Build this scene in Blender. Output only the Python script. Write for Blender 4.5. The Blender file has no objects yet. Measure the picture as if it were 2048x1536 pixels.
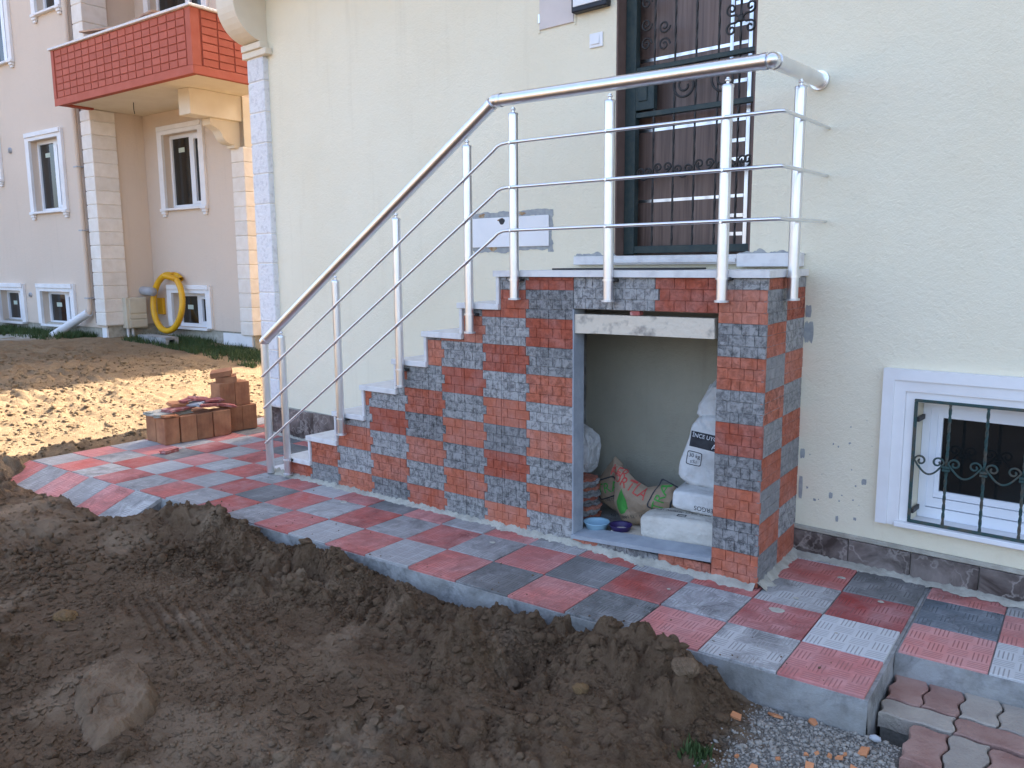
import bpy, bmesh, math, random
import numpy as np
from mathutils import Matrix, Vector
from mathutils.bvhtree import BVHTree
R = math.radians
random.seed(7); rng = np.random.default_rng(7)
sc = bpy.context.scene
COL = sc.collection

# ---------------------------------------------------------------- camera
cd = bpy.data.cameras.new('camera'); cam = bpy.data.objects.new('camera', cd); COL.objects.link(cam)
f = Vector((-0.650, 0.746, -0.146)).normalized(); u = Vector((-0.090, 0.115, 0.989))
r = f.cross(u).normalized(); u = r.cross(f)
m = Matrix((r, u, -f)).transposed().to_4x4(); m.translation = Vector((1.569, -3.580, 1.555))
cam.matrix_world = m
cd.sensor_width = 36; cd.lens = 36 * 1629.98 / 2048; cd.clip_start = .05; cd.clip_end = 2000
sc.camera = cam
# ---------------------------------------------------------------- frames: house (H), staircase (S), path grid (G)
TH = R(5.1428); TS = R(3.1382); G0 = Vector((0.721, -0.684, 0))
# ---------------------------------------------------------------- light
SUN_EL = R(42)
sun_from = Vector((-math.sin(TH), math.cos(TH), 0)) * math.cos(SUN_EL) + Vector((0, 0, math.sin(SUN_EL)))
w = bpy.data.worlds.new('World'); sc.world = w; w.use_nodes = True
nt = w.node_tree; bg = nt.nodes['Background']
sky = nt.nodes.new('ShaderNodeTexSky'); sky.sky_type = 'NISHITA'; sky.sun_disc = False
sky.sun_elevation = SUN_EL; sky.sun_rotation = math.atan2(sun_from.x, sun_from.y)
sky.air_density = .75; sky.dust_density = 4.2; sky.ozone_density = .7
nt.links.new(sky.outputs[0], bg.inputs[0]); bg.inputs[1].default_value = .15
sl = bpy.data.lights.new('sun', 'SUN'); sl.energy = 3.9; sl.angle = R(.53); sl.color = (1, .93, .82)
so = bpy.data.objects.new('sun', sl); COL.objects.link(so)
so.rotation_euler = sun_from.to_track_quat('Z', 'Y').to_euler(); so.location = (0, 0, 20)
sc.view_settings.view_transform = 'Standard'; sc.view_settings.look = 'None'
sc.view_settings.exposure = 2.5; sc.view_settings.gamma = 1
sc.view_settings.use_curve_mapping = False

# ---------------------------------------------------------------- materials
M = {}
def newmat(name):
    mt = bpy.data.materials.new(name); mt.use_nodes = True; M[name] = mt
    t = mt.node_tree; return mt, t, t.nodes['Principled BSDF']
def N(t, typ, **kw):
    n = t.nodes.new(typ)
    for k, v in kw.items():
        if k.startswith('i_'): n.inputs[int(k[2:])].default_value = v
        else: setattr(n, k, v)
    return n
def noise(t, vec, scale, detail=4, rough=.55, dist=0):
    n = N(t, 'ShaderNodeTexNoise'); n.inputs['Scale'].default_value = scale; n.inputs['Detail'].default_value = detail
    n.inputs['Roughness'].default_value = rough; n.inputs['Distortion'].default_value = dist
    if vec: t.links.new(vec, n.inputs['Vector'])
    return n.outputs['Fac']
def ramp(t, fac, a, b, ca=(0, 0, 0, 1), cb=(1, 1, 1, 1)):
    n = N(t, 'ShaderNodeValToRGB'); n.color_ramp.elements[0].position = a; n.color_ramp.elements[1].position = b
    n.color_ramp.elements[0].color = ca; n.color_ramp.elements[1].color = cb
    t.links.new(fac, n.inputs[0]); return n.outputs[0]
def mix(t, fac, a, b, mode='MIX'):
    n = N(t, 'ShaderNodeMix', data_type='RGBA', blend_type=mode)
    for s, v in ((n.inputs[0], fac), (n.inputs[6], a), (n.inputs[7], b)):
        if isinstance(v, (int, float)): s.default_value = v
        elif isinstance(v, tuple): s.default_value = v if len(v) == 4 else v + (1,)
        else: t.links.new(v, s)
    return n.outputs[2]
def math_(t, op, a, b=None):
    n = N(t, 'ShaderNodeMath', operation=op)
    for s, v in zip(n.inputs, (a, b)):
        if v is None: continue
        if isinstance(v, (int, float)): s.default_value = v
        else: t.links.new(v, s)
    return n.outputs[0]
def bump(t, p, h, strength, dist=.01):
    n = N(t, 'ShaderNodeBump'); n.inputs['Strength'].default_value = strength; n.inputs['Distance'].default_value = dist
    t.links.new(h, n.inputs['Height']); t.links.new(n.outputs[0], p.inputs['Normal'])
def coord(t, kind='Object'):
    return N(t, 'ShaderNodeTexCoord').outputs[kind]
def shifted(t):      # object coords offset by the object's random number, so alike pieces do not repeat
    oi = N(t, 'ShaderNodeObjectInfo'); c = coord(t)
    v = N(t, 'ShaderNodeVectorMath', operation='SCALE'); v.inputs[0].default_value = (37, 51, 23)
    t.links.new(oi.outputs['Random'], v.inputs['Scale'])
    a = N(t, 'ShaderNodeVectorMath', operation='ADD'); t.links.new(c, a.inputs[0]); t.links.new(v.outputs[0], a.inputs[1])
    return a.outputs[0], oi
def simple(name, c1, c2=None, scale=6, rough=.8, b=.2, bs=60, bd=.004, metallic=0, spec=.3, lo=.35, hi=.7, var=0):
    mt, t, p = newmat(name); c2 = c2 or c1
    v, oi = shifted(t)
    col = mix(t, ramp(t, noise(t, v, scale), lo, hi), c1, c2)
    if var:
        hs = N(t, 'ShaderNodeHueSaturation'); t.links.new(col, hs.inputs['Color'])
        vv = math_(t, 'MULTIPLY_ADD', oi.outputs['Random'], var * 2); vv.node.inputs[2].default_value = 1 - var
        t.links.new(vv, hs.inputs['Value']); col = hs.outputs[0]
    t.links.new(col, p.inputs['Base Color'])
    p.inputs['Roughness'].default_value = rough; p.inputs['Metallic'].default_value = metallic
    p.inputs['Specular IOR Level'].default_value = spec
    if b: bump(t, p, noise(t, v, bs, 5), b, bd)
    return mt
def plaster(name, c, stain, ss=.8):
    mt, t, p = newmat(name); v = coord(t)
    big = ramp(t, noise(t, v, ss, 5, .6), .4, .75); sp = ramp(t, noise(t, v, 9, 6, .7), .55, .8)
    col = mix(t, math_(t, 'MULTIPLY', big, .45), c, stain)
    col = mix(t, math_(t, 'MULTIPLY', sp, .22), col, stain)
    # vertical run marks
    mp = N(t, 'ShaderNodeMapping'); mp.inputs['Scale'].default_value = (7, 7, .5); t.links.new(v, mp.inputs[0])
    st = ramp(t, noise(t, mp.outputs[0], 1.5, 5, .6), .58, .8)
    col = mix(t, math_(t, 'MULTIPLY', st, .2), col, tuple(x * .75 for x in stain[:3]) + (1,))
    t.links.new(col, p.inputs['Base Color']); p.inputs['Roughness'].default_value = .92; p.inputs['Specular IOR Level'].default_value = .15
    h = math_(t, 'ADD', noise(t, v, 130, 5, .7), math_(t, 'MULTIPLY', noise(t, v, 14, 3), 1.2)); h = math_(t, 'ADD', h, math_(t, 'MULTIPLY', noise(t, v, 42, 4, .6, .8), 1.3)); bump(t, p, h, .6, .006)
    return mt
plaster('cream_wall', (.84, .765, .585, 1), (.75, .645, .45, 1))
plaster('pink_wall', (.68, .56, .45, 1), (.60, .485, .38, 1), .4)
plaster('store_shade_plaster', (.44, .41, .32, 1), (.28, .255, .20, 1), 2.5)  # darker, dirtier wall tone with the store's shade put into the colour
simple('white_trim', (.80, .78, .76, 1), (.74, .71, .68, 1), 5, .7, .15, 80)
simple('cream_trim', (.76, .68, .54, 1), (.70, .61, .47, 1), 3, .8, .2, 70)
simple('white_stone', (.74, .72, .70, 1), (.56, .54, .53, 1), 26, .85, .8, 40, .012, lo=.5, hi=.75, var=.05)
simple('pillar_stone', (.80, .74, .66, 1), (.72, .65, .56, 1), 7, .85, .5, 25, .012, var=.05)
simple('pvc', (.82, .83, .85, 1), (.76, .77, .79, 1), 3, .35, 0, spec=.5)

def concrete_mat():
    mt, t, p = newmat('concrete'); v = coord(t)
    a = ramp(t, noise(t, v, 4.5, 6, .65, .8), .40, .58); b_ = ramp(t, noise(t, v, 17, 6, .7), .42, .66); d = ramp(t, noise(t, v, 2.2, 4, .6, .5), .5, .62)
    col = mix(t, a, (.17, .165, .155, 1), (.36, .35, .33, 1)); col = mix(t, math_(t, 'MULTIPLY', b_, .5), col, (.40, .405, .40, 1))
    col = mix(t, math_(t, 'MULTIPLY', d, .5), col, (.21, .195, .165, 1))
    t.links.new(col, p.inputs['Base Color']); p.inputs['Roughness'].default_value = .9; p.inputs['Specular IOR Level'].default_value = .2
    bump(t, p, math_(t, 'ADD', noise(t, v, 55, 6, .7), noise(t, v, 12, 4)), .8, .008)
concrete_mat()
simple('mortar', (.47, .435, .355, 1), (.32, .295, .24, 1), 12, .95, .9, 60, .008)
simple('grey_mortar', (.28, .30, .32, 1), (.36, .38, .40, 1), 10, .9, .7, 40, .006)
simple('grey_smear', (.30, .31, .31, 1), (.42, .42, .39, 1), 25, .95, .6, 60, .005)
simple('marble_step', (.72, .69, .655, 1), (.55, .51, .49, 1), 14, .45, .1, 60, .003, spec=.45, lo=.45, hi=.8)
simple('aluminium', (.80, .80, .81, 1), (.72, .72, .74, 1), 8, .3, .04, 120, .001, metallic=1)
simple('aluminium_worn', (.55, .55, .55, 1), (.75, .75, .75, 1), 30, .45, .3, 60, .002, metallic=.9)
simple('iron_green', (.018, .035, .036, 1), (.04, .052, .045, 1), 30, .55, .5, 90, .003, spec=.4)
simple('iron_rusty', (.03, .065, .06, 1), (.085, .075, .055, 1), 22, .6, .6, 90, .003, lo=.45, hi=.6)
simple('iron_black', (.03, .028, .027, 1), (.05, .045, .04, 1), 30, .5, .4, 90, .003)
simple('brown_paint', (.135, .085, .068, 1), (.17, .11, .09, 1), 10, .6, .2, 60)
simple('black_plastic', (.02, .02, .025, 1), None, 5, .4, 0)
simple('white_plastic', (.82, .80, .78, 1), (.76, .74, .72, 1), 5, .4, 0, spec=.5)
simple('cabinet_paint', (.66, .58, .53, 1), (.60, .53, .48, 1), 6, .6, .1, 40)
simple('beige_box', (.62, .56, .43, 1), (.55, .49, .38, 1), 6, .5, .1, 40)
simple('grey_pipe', (.42, .42, .43, 1), (.36, .36, .37, 1), 6, .5, .1, 40)
simple('white_pipe', (.70, .69, .69, 1), (.60, .59, .58, 1), 6, .5, .1, 40)
simple('yellow_hose', (.78, .42, .012, 1), (.66, .33, .01, 1), 6, .45, 0, spec=.5)
simple('balcony_red', (.43, .105, .065, 1), (.48, .13, .085, 1), 5, .75, .3, 50, var=.05)
simple('balcony_groove', (.35, .085, .054, 1), (.39, .097, .06, 1), 5, .85, .3, 50)
simple('hollow_brick', (.42, .19, .092, 1), (.27, .112, .056, 1), 8, .85, .5, 40, var=.18)
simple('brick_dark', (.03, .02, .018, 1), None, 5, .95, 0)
simple('red_chip', (.34, .10, .085, 1), (.50, .27, .24, 1), 18, .9, .6, 60, lo=.5, hi=.65, var=.15)
simple('grey_chip', (.28, .29, .31, 1), (.42, .42, .42, 1), 18, .9, .6, 60, var=.15)
simple('orange_shard', (.55, .24, .11, 1), (.48, .19, .085, 1), 18, .85, .4, 60, var=.15)
simple('old_wood', (.66, .57, .45, 1), (.22, .19, .165, 1), 13, .85, .8, 30, .008, lo=.52, hi=.72)
simple('board_wood', (.45, .30, .20, 1), (.30, .17, .12, 1), 6, .8, .4, 30, var=.3)
simple('sack_white', (.66, .645, .62, 1), (.46, .44, .41, 1), 7, .6, .7, 22, .02, spec=.3, lo=.45, hi=.8)
simple('sack_cream', (.58, .54, .47, 1), (.40, .365, .31, 1), 7, .75, .8, 22, .02, lo=.45, hi=.75)
simple('kraft_paper', (.33, .245, .165, 1), (.25, .18, .12, 1), 6, .8, .6, 18, .02)
simple('print_red', (.42, .045, .04, 1), (.5, .1, .08, 1), 20, .8, 0)
simple('print_green', (.06, .26, .05, 1), None, 20, .8, 0)
simple('print_black', (.03, .03, .035, 1), (.06, .06, .065, 1), 20, .8, 0)
simple('print_white', (.75, .75, .76, 1), None, 20, .8, 0)
simple('blue_plastic', (.30, .48, .58, 1), None, 5, .4, 0, spec=.5)
simple('purple_plastic', (.035, .018, .09, 1), None, 5, .4, 0, spec=.5)
simple('paver_red', (.27, .145, .115, 1), (.37, .235, .19, 1), 9, .9, .8, 70, .008, var=.12)
simple('paver_beige', (.38, .33, .27, 1), (.30, .255, .215, 1), 9, .9, .8, 70, .008, var=.1)
simple('gravel', (.35, .32, .275, 1), (.19, .17, .142, 1), 40, .9, .5, 90, .004)
simple('grass', (.038, .068, .02, 1), (.075, .105, .032, 1), 3, .7, 0)
simple('rust', (.30, .15, .06, 1), (.5, .4, .25, 1), 30, .95, 0)
simple('clod', (.215, .147, .093, 1), (.125, .081, .050, 1), 9, .98, 1, 120, .006, var=.15, spec=.1)
simple('clod_ochre', (.21, .125, .055, 1), (.12, .08, .05, 1), 12, .98, 1, 80, .008, spec=.1)
simple('dry_clod', (.30, .21, .125, 1), (.20, .135, .08, 1), 9, .98, 1, 60, .01, var=.15, spec=.1)
simple('flake', (.195, .135, .090, 1), (.125, .084, .056, 1), 14, .98, .8, 90, .005, var=.15, spec=.1)
simple('sticker', (.50, .55, .45, 1), None, 5, .7, 0)

def marble_dark():
    mt, t, p = newmat('marble_dark'); v, oi = shifted(t)
    base = mix(t, ramp(t, noise(t, v, 5, 5, .6, .6), .38, .66), (.055, .040, .034, 1), (.26, .215, .19, 1))
    vo = N(t, 'ShaderNodeTexVoronoi', feature='DISTANCE_TO_EDGE'); vo.inputs['Scale'].default_value = 3.2
    d = N(t, 'ShaderNodeVectorMath', operation='ADD'); t.links.new(v, d.inputs[0])
    nn = N(t, 'ShaderNodeTexNoise'); nn.inputs['Scale'].default_value = 4; nn.inputs['Detail'].default_value = 5; t.links.new(v, nn.inputs['Vector'])
    t.links.new(nn.outputs['Color'], d.inputs[1]); t.links.new(d.outputs[0], vo.inputs['Vector'])
    vein = ramp(t, vo.outputs[0], .0, .05, (1, 1, 1, 1), (0, 0, 0, 1))
    vein = math_(t, 'MULTIPLY', vein, ramp(t, noise(t, v, 4, 3), .38, .52))
    t.links.new(mix(t, math_(t, 'MULTIPLY', vein, .5), base, (.46, .40, .35, 1)), p.inputs['Base Color'])
    p.inputs['Roughness'].default_value = .4; p.inputs['Specular IOR Level'].default_value = .4
marble_dark()

def tile_mat():   # paving tile: object colour, 4 x 4 squares of ribs, dirt rubbed into the ribs
    mt, t, p = newmat('paving_tile'); c = coord(t); v, oi = shifted(t)
    sx = N(t, 'ShaderNodeSeparateXYZ'); t.links.new(c, sx.inputs[0])
    n4 = 4 / .32
    X = math_(t, 'MULTIPLY', math_(t, 'ADD', sx.outputs[0], .16), n4); Y = math_(t, 'MULTIPLY', math_(t, 'ADD', sx.outputs[1], .16), n4)
    par = math_(t, 'MODULO', math_(t, 'ADD', math_(t, 'FLOOR', X), math_(t, 'FLOOR', Y)), 2)
    def stripes(a):
        s = math_(t, 'FRACT', math_(t, 'MULTIPLY', a, 5)); return math_(t, 'PINGPONG', s, .5)
    st = N(t, 'ShaderNodeMix', data_type='FLOAT'); t.links.new(par, st.inputs[0]); t.links.new(stripes(X), st.inputs[2]); t.links.new(stripes(Y), st.inputs[3])
    groove = ramp(t, st.outputs[0], .06, .2, (1, 1, 1, 1), (0, 0, 0, 1))
    # square borders
    ed = math_(t, 'MINIMUM', math_(t, 'PINGPONG', math_(t, 'FRACT', X), .5), math_(t, 'PINGPONG', math_(t, 'FRACT', Y), .5))
    keep = ramp(t, ed, .02, .07)
    groove = math_(t, 'MULTIPLY', groove, keep)
    wear = ramp(t, noise(t, v, 3.4, 4, .6, .5), .36, .66)
    wet = ramp(t, noise(t, v, 6.5, 7, .72, .6), .45, .63)
    oc = oi.outputs['Color']
    dark = mix(t, 1.0, oc, (.36, .345, .34, 1), 'MULTIPLY')
    dust = mix(t, .5, oc, (.62, .60, .58, 1))
    col = mix(t, math_(t, 'MULTIPLY', wear, .5), oc, dust)
    # how dark/stained differs from tile to tile
    amt = math_(t, 'MULTIPLY', wet, oi.outputs['Alpha'])
    col = mix(t, amt, col, dark)
    col = mix(t, math_(t, 'MULTIPLY', groove, .62), col, mix(t, amt, mix(t, 1.0, oc, (.36, .33, .31, 1), 'MULTIPLY'), mix(t, .45, oc, (.55, .54, .52, 1))))
    blot = ramp(t, noise(t, v, 22, 5, .7), .66, .72)
    col = mix(t, math_(t, 'MULTIPLY', blot, .35), col, (.5, .5, .48, 1))
    t.links.new(col, p.inputs['Base Color']); p.inputs['Roughness'].default_value = .85; p.inputs['Specular IOR Level'].default_value = .25
    h = math_(t, 'ADD', math_(t, 'MULTIPLY', groove, -1), math_(t, 'MULTIPLY', noise(t, v, 70, 5, .7), .5)); bump(t, p, h, .55, .005)
tile_mat()
def clad_mat():
    mt, t, p = newmat('cladding'); v, oi = shifted(t); oc = oi.outputs['Color']
    sp = ramp(t, noise(t, v, 34, 7, .82, .4), .46, .60)
    big = ramp(t, noise(t, v, 9, 4, .6), .4, .7)
    col = mix(t, math_(t, 'MULTIPLY', big, .35), oc, mix(t, .4, oc, (.66, .62, .6, 1)))
    dk = mix(t, 1.0, oc, (.32, .32, .335, 1), 'MULTIPLY')
    col = mix(t, math_(t, 'MULTIPLY', sp, oi.outputs['Alpha']), col, dk)
    t.links.new(col, p.inputs['Base Color']); p.inputs['Roughness'].default_value = .85; p.inputs['Specular IOR Level'].default_value = .25
    h = math_(t, 'SUBTRACT', noise(t, v, 60, 5, .7), math_(t, 'MULTIPLY', sp, .7)); bump(t, p, h, .7, .005)
clad_mat()
def door_mat():
    mt, t, p = newmat('door_wood'); c = coord(t)
    mp = N(t, 'ShaderNodeMapping'); mp.inputs['Scale'].default_value = (22, 4, .9); t.links.new(c, mp.inputs[0])
    g = ramp(t, noise(t, mp.outputs[0], 1.3, 6, .6, .6), .3, .75)
    col = mix(t, g, (.075, .045, .036, 1), (.22, .145, .115, 1))
    t.links.new(col, p.inputs['Base Color']); p.inputs['Roughness'].default_value = .45
    bump(t, p, g, .1, .002)
door_mat()
def glass_mat():
    mt, t, p = newmat('window_glass')
    p.inputs['Base Color'].default_value = (.012, .013, .013, 1); p.inputs['Roughness'].default_value = .06; p.inputs['Specular IOR Level'].default_value = .6
    v = coord(t); bump(t, p, noise(t, v, 1.5, 2), .05, .02)
glass_mat()
def dirt_mat():
    mt, t, p = newmat('dirt'); v = coord(t)      # ground object lies in the grid frame
    sx = N(t, 'ShaderNodeSeparateXYZ'); t.links.new(v, sx.inputs[0])
    a = ramp(t, noise(t, v, 3.5, 6, .65), .35, .68); b_ = ramp(t, noise(t, v, 40, 6, .75), .35, .7)
    dug_c = mix(t, a, (.105, .064, .037, 1), (.195, .126, .076, 1))
    dug_c = mix(t, math_(t, 'MULTIPLY', b_, .5), dug_c, (.245, .166, .103, 1))
    pat = ramp(t, noise(t, v, 1.7, 4, .5, .8), .52, .64); dug_c = mix(t, math_(t, 'MULTIPLY', pat, .75), dug_c, (.31, .222, .145, 1))
    dry = mix(t, a, (.27, .185, .105, 1), (.37, .265, .155, 1)); dry = mix(t, math_(t, 'MULTIPLY', b_, .5), dry, (.15, .095, .055, 1))
    # darker dug soil near the path, paler trodden soil farther out
    xf = math_(t, 'ADD', sx.outputs[0], math_(t, 'MULTIPLY', math_(t, 'SUBTRACT', noise(t, v, 1.2, 4), .5), 1.2))
    col = mix(t, ramp(t, math_(t, 'MULTIPLY', xf, -.1), .62, .70), dug_c, dry)
    # rubble by the kerb corner
    gf = math_(t, 'ADD', math_(t, 'MULTIPLY', sx.outputs[0], 1), math_(t, 'MULTIPLY', math_(t, 'SUBTRACT', noise(t, v, 6, 5), .5), .35))
    g = ramp(t, math_(t, 'ADD', gf, 1), .62, .70)
    gc = mix(t, ramp(t, noise(t, v, 60, 5, .7), .35, .65), (.15, .138, .12, 1), (.31, .295, .265, 1))
    col = mix(t, g, col, gc)
    # pale sandy patch by the far house
    s1 = ramp(t, math_(t, 'MULTIPLY', sx.outputs[0], -.05), .72, .76); s2 = ramp(t, math_(t, 'MULTIPLY', sx.outputs[1], .1), .30, .34)
    sn = ramp(t, noise(t, v, 1.6, 4), .42, .5)
    col = mix(t, math_(t, 'MULTIPLY', math_(t, 'MULTIPLY', s1, s2), sn), col, (.45, .43, .36, 1))
    t.links.new(col, p.inputs['Base Color']); p.inputs['Roughness'].default_value = .98; p.inputs['Specular IOR Level'].default_value = .1
    h = math_(t, 'ADD', noise(t, v, 55, 8, .75), math_(t, 'MULTIPLY', noise(t, v, 180, 4, .7), .6)); bump(t, p, h, 1.0, .02)
dirt_mat()

# ---------------------------------------------------------------- mesh helpers
class MB:
    def __init__(s): s.v = []; s.f = []; s.sm = []
    def add(s, vs, fs, smooth=False):
        o = len(s.v); s.v += [tuple(x) for x in vs]; s.f += [tuple(i + o for i in q) for q in fs]; s.sm += [smooth] * len(fs); return s
    def box(s, x0, x1, y0, y1, z0, z1, b=0):
        if b:
            bm = bmesh.new(); bmesh.ops.create_cube(bm, size=1)
            bmesh.ops.scale(bm, vec=(x1 - x0, y1 - y0, z1 - z0), verts=bm.verts)
            bmesh.ops.bevel(bm, geom=list(bm.edges), offset=b, segments=1, affect='EDGES')
            bmesh.ops.translate(bm, vec=((x0 + x1) / 2, (y0 + y1) / 2, (z0 + z1) / 2), verts=bm.verts)
            bm.verts.index_update(); s.add([v.co[:] for v in bm.verts], [[v.index for v in q.verts] for q in bm.faces]); bm.free(); return s
        vs = [(x, y, z) for x in (x0, x1) for y in (y0, y1) for z in (z0, z1)]
        return s.add(vs, [(0, 1, 3, 2), (4, 6, 7, 5), (0, 4, 5, 1), (2, 3, 7, 6), (0, 2, 6, 4), (1, 5, 7, 3)])
    def prism(s, pts, axis, a, b):     # extrude a 2D polygon; axis 0: pts are (y,z); 1: (x,z); 2: (x,y)
        def P(p, k):
            q = list(p); q.insert(axis, k); return q
        n = len(pts); vs = [P(p, a) for p in pts] + [P(p, b) for p in pts]
        fs = [tuple(range(n)), tuple(range(2 * n - 1, n - 1, -1))] + [(i, i + n, (i + 1) % n + n, (i + 1) % n) for i in range(n)]
        return s.add(vs, fs)
    def tube(s, pts, rad, n=12, caps=True, closed=False):
        pts = [Vector(p) for p in pts]; k = len(pts); rads = rad if isinstance(rad, (list, tuple)) else [rad] * k
        vs = []; fs = []
        d0 = None
        for i, p in enumerate(pts):
            if closed: d = (pts[(i + 1) % k] - pts[i - 1]).normalized()
            else:
                a = (p - pts[i - 1]).normalized() if i else None; b = (pts[i + 1] - p).normalized() if i < k - 1 else None
                d = ((a or b) + (b or a)).normalized()
            if d0 is None:
                ref = Vector((0, 0, 1)) if abs(d.z) < .9 else Vector((0, 1, 0)); xx = d.cross(ref).normalized()
            else: xx = (xx - d * xx.dot(d)).normalized()
            d0 = d; yy = d.cross(xx)
            for j in range(n):
                t = 2 * math.pi * j / n; vs.append(p + (xx * math.cos(t) + yy * math.sin(t)) * rads[i])
        m_ = k if closed else k - 1
        for i in range(m_):
            for j in range(n):
                a = i * n + j; b = i * n + (j + 1) % n; c = ((i + 1) % k) * n; fs.append((a, b, c + (j + 1) % n, c + j))
        s.add(vs, fs, True)
        if caps and not closed:
            s.add(vs[:n], [tuple(range(n - 1, -1, -1))]); s.add(vs[-n:], [tuple(range(n))])
        return s
    def cyl(s, p, q, rad, n=16): return s.tube([p, q], rad, n)
    def mesh(s, name, mat=None):
        me = bpy.data.meshes.new(name); me.from_pydata(s.v, [], s.f); me.polygons.foreach_set('use_smooth', s.sm)
        if mat: me.materials.append(M[mat])
        bm = bmesh.new(); bm.from_mesh(me); bmesh.ops.recalc_face_normals(bm, faces=bm.faces); bm.to_mesh(me); bm.free()
        me.update(); return me
ANG = {'H': 0, 'S': TS, 'G': TH}
def toworld(fr, p):
    p = Vector(p)
    q = Matrix.Rotation(ANG[fr], 3, 'Z') @ p
    return q + (G0 if fr == 'G' else Vector())
class Frame:      # a thing: root object at 'base' (coords of frame fr); parts are given in coords of that frame
    def __init__(s, name, fr, base, mesh=None, label=None, cat=None, group=None, kind=None):
        o = bpy.data.objects.new(name, mesh); COL.objects.link(o); s.o = o; s.base = Vector(base); s.fr = fr
        o.location = toworld(fr, base); o.rotation_euler = (0, 0, ANG[fr])
        tag(o, label, cat, group, kind)
        if mesh is None: o.empty_display_size = .1
    def part(s, name, mb, mat, parent=None, loc=None, mesh=None, rot=None, color=None, kind=None, label=None):
        """mb in frame coords (loc None) or in local coords about loc"""
        par = parent or s.o
        me = mesh or mb.mesh(name, mat)
        o = bpy.data.objects.new(name, me); COL.objects.link(o); o.parent = par
        off = s.base if parent is None else Vector(parent['_b'])
        L = Vector(loc) if loc is not None else None
        if L is None:      # origin at the bounding-box centre
            bb = [Vector(c) for c in me.vertices and [v.co for v in me.vertices]]
            lo = Vector([min(c[i] for c in bb) for i in range(3)]); hi = Vector([max(c[i] for c in bb) for i in range(3)])
            L = (lo + hi) / 2; me.transform(Matrix.Translation(-L))
        o.location = L - off
        if rot: o.rotation_euler = rot
        if color: o.color = color
        if kind: o['kind'] = kind
        if label: o['label'] = label
        o['_b'] = tuple(L)
        return o
def tag(o, label=None, cat=None, group=None, kind=None):
    for k, v in (('label', label), ('category', cat), ('group', group), ('kind', kind)):
        if v: o[k] = v
def single(name, fr, base, mb, mat, label=None, cat=None, group=None, kind=None, rot=None):   # one-mesh thing, mb in frame coords
    me = mb.mesh(name, mat); me.transform(Matrix.Translation(-Vector(base)))
    t = Frame(name, fr, base, me, label, cat, group, kind)
    if rot: t.o.rotation_euler = (rot[0], rot[1], rot[2] + ANG[fr])
    return t
# value noise for heights and lumps
def vnoise(x, y, seed=0):
    xi = np.floor(x).astype(np.int64); yi = np.floor(y).astype(np.int64); xf = x - xi; yf = y - yi
    def h(a, b):
        n = (a * 374761393 + b * 668265263 + seed * 974634777) & 0xffffffff
        n = ((n ^ (n >> 13)) * 1274126177) & 0xffffffff; n = (n ^ (n >> 16)) & 0xffffffff
        return n / 4294967295.0
    u_ = xf * xf * (3 - 2 * xf); v_ = yf * yf * (3 - 2 * yf)
    return (h(xi, yi) * (1 - u_) + h(xi + 1, yi) * u_) * (1 - v_) + (h(xi, yi + 1) * (1 - u_) + h(xi + 1, yi + 1) * u_) * v_
def fbm(x, y, oct=4, seed=0, gain=.5):
    s = 0; a = 1; tot = 0
    for i in range(oct):
        s = s + a * (vnoise(x * 2 ** i, y * 2 ** i, seed + i) - .5); tot += a; a *= gain
    return s / tot * 2
def sstep(a, b, x):
    t = np.clip((x - a) / (b - a), 0, 1); return t * t * (3 - 2 * t)

# ================================================================ THE SETTING
T = .32
# ---- ground (grid frame)
BUMPS = [(-3.95, -.10, .33, .10, .085), (-3.62, -.13, .22, .09, .10), (-3.35, -.16, .15, .08, .06), (-4.25, -.30, .3, .15, .06), (-4.75, -.62, .5, .12, .05),
    (-1.55, -.12, .17, .10, .085), (-1.85, -.16, .14, .08, .04), (-2.02, -.12, .12, .06, .05), (-1.47, -.50, .13, .10, .16), (-1.38, -.62, .10, .10, .06), (-1.20, -.42, .15, .13, -.10),
    (-.92, -.13, .20, .13, .165), (-.66, -.17, .17, .13, .12), (-1.62, -.36, .16, .07, .05), (-.55, -.32, .14, .14, .05), (-1.0, -.34, .12, .1, .05), (-.80, -.45, .2, .16, .045), (-2.6, -.15, .4, .08, .035), (-3.0, -.08, .25, .07, .03),
    (-1.75, -.80, .25, .14, .03), (-2.55, -.55, .4, .2, -.02), (-5.6, -.45, .6, .14, .06), (-6.5, -.35, .35, .3, .09), (-6.72, .4, .2, .55, .10), (-6.78, 1.25, .2, .5, .10), (-5.3, -.75, .5, .2, .03),
    (-2.95, -1.1, .25, .15, .03), (-1.05, -.75, .2, .12, .03)]
def cells(x, y, c, seed):
    xs, ys = x / c, y / c; xi = np.floor(xs); yi = np.floor(ys); out = np.zeros_like(x)
    def h(a, b, k):
        n = np.sin(a * 127.1 + b * 311.7 + k * 74.7 + seed * 19.19) * 43758.5453; return n - np.floor(n)
    for i in (-1, 0, 1):
        for j in (-1, 0, 1):
            a, b = xi + i, yi + j; dx = xs - a - h(a, b, 1); dy = ys - b - h(a, b, 2); r2 = (.38 + .5 * h(a, b, 3)) ** 2
            t = h(a, b, 5) * 6.283; ex_, ey_ = dx * np.cos(t) + dy * np.sin(t), (dy * np.cos(t) - dx * np.sin(t)) * (1 + .7 * h(a, b, 6))
            q_ = np.clip(1 - (ex_ ** 2 + ey_ ** 2) / r2, 0, 1); out = np.maximum(out, np.minimum(np.sqrt(q_), .72) * np.sqrt(r2) * (.15 + .85 * h(a, b, 4) ** 2) * (1 + .9 * (ex_ * (h(a, b, 7) - .5) + ey_ * (h(a, b, 8) - .5))))
    return out * c
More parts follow.
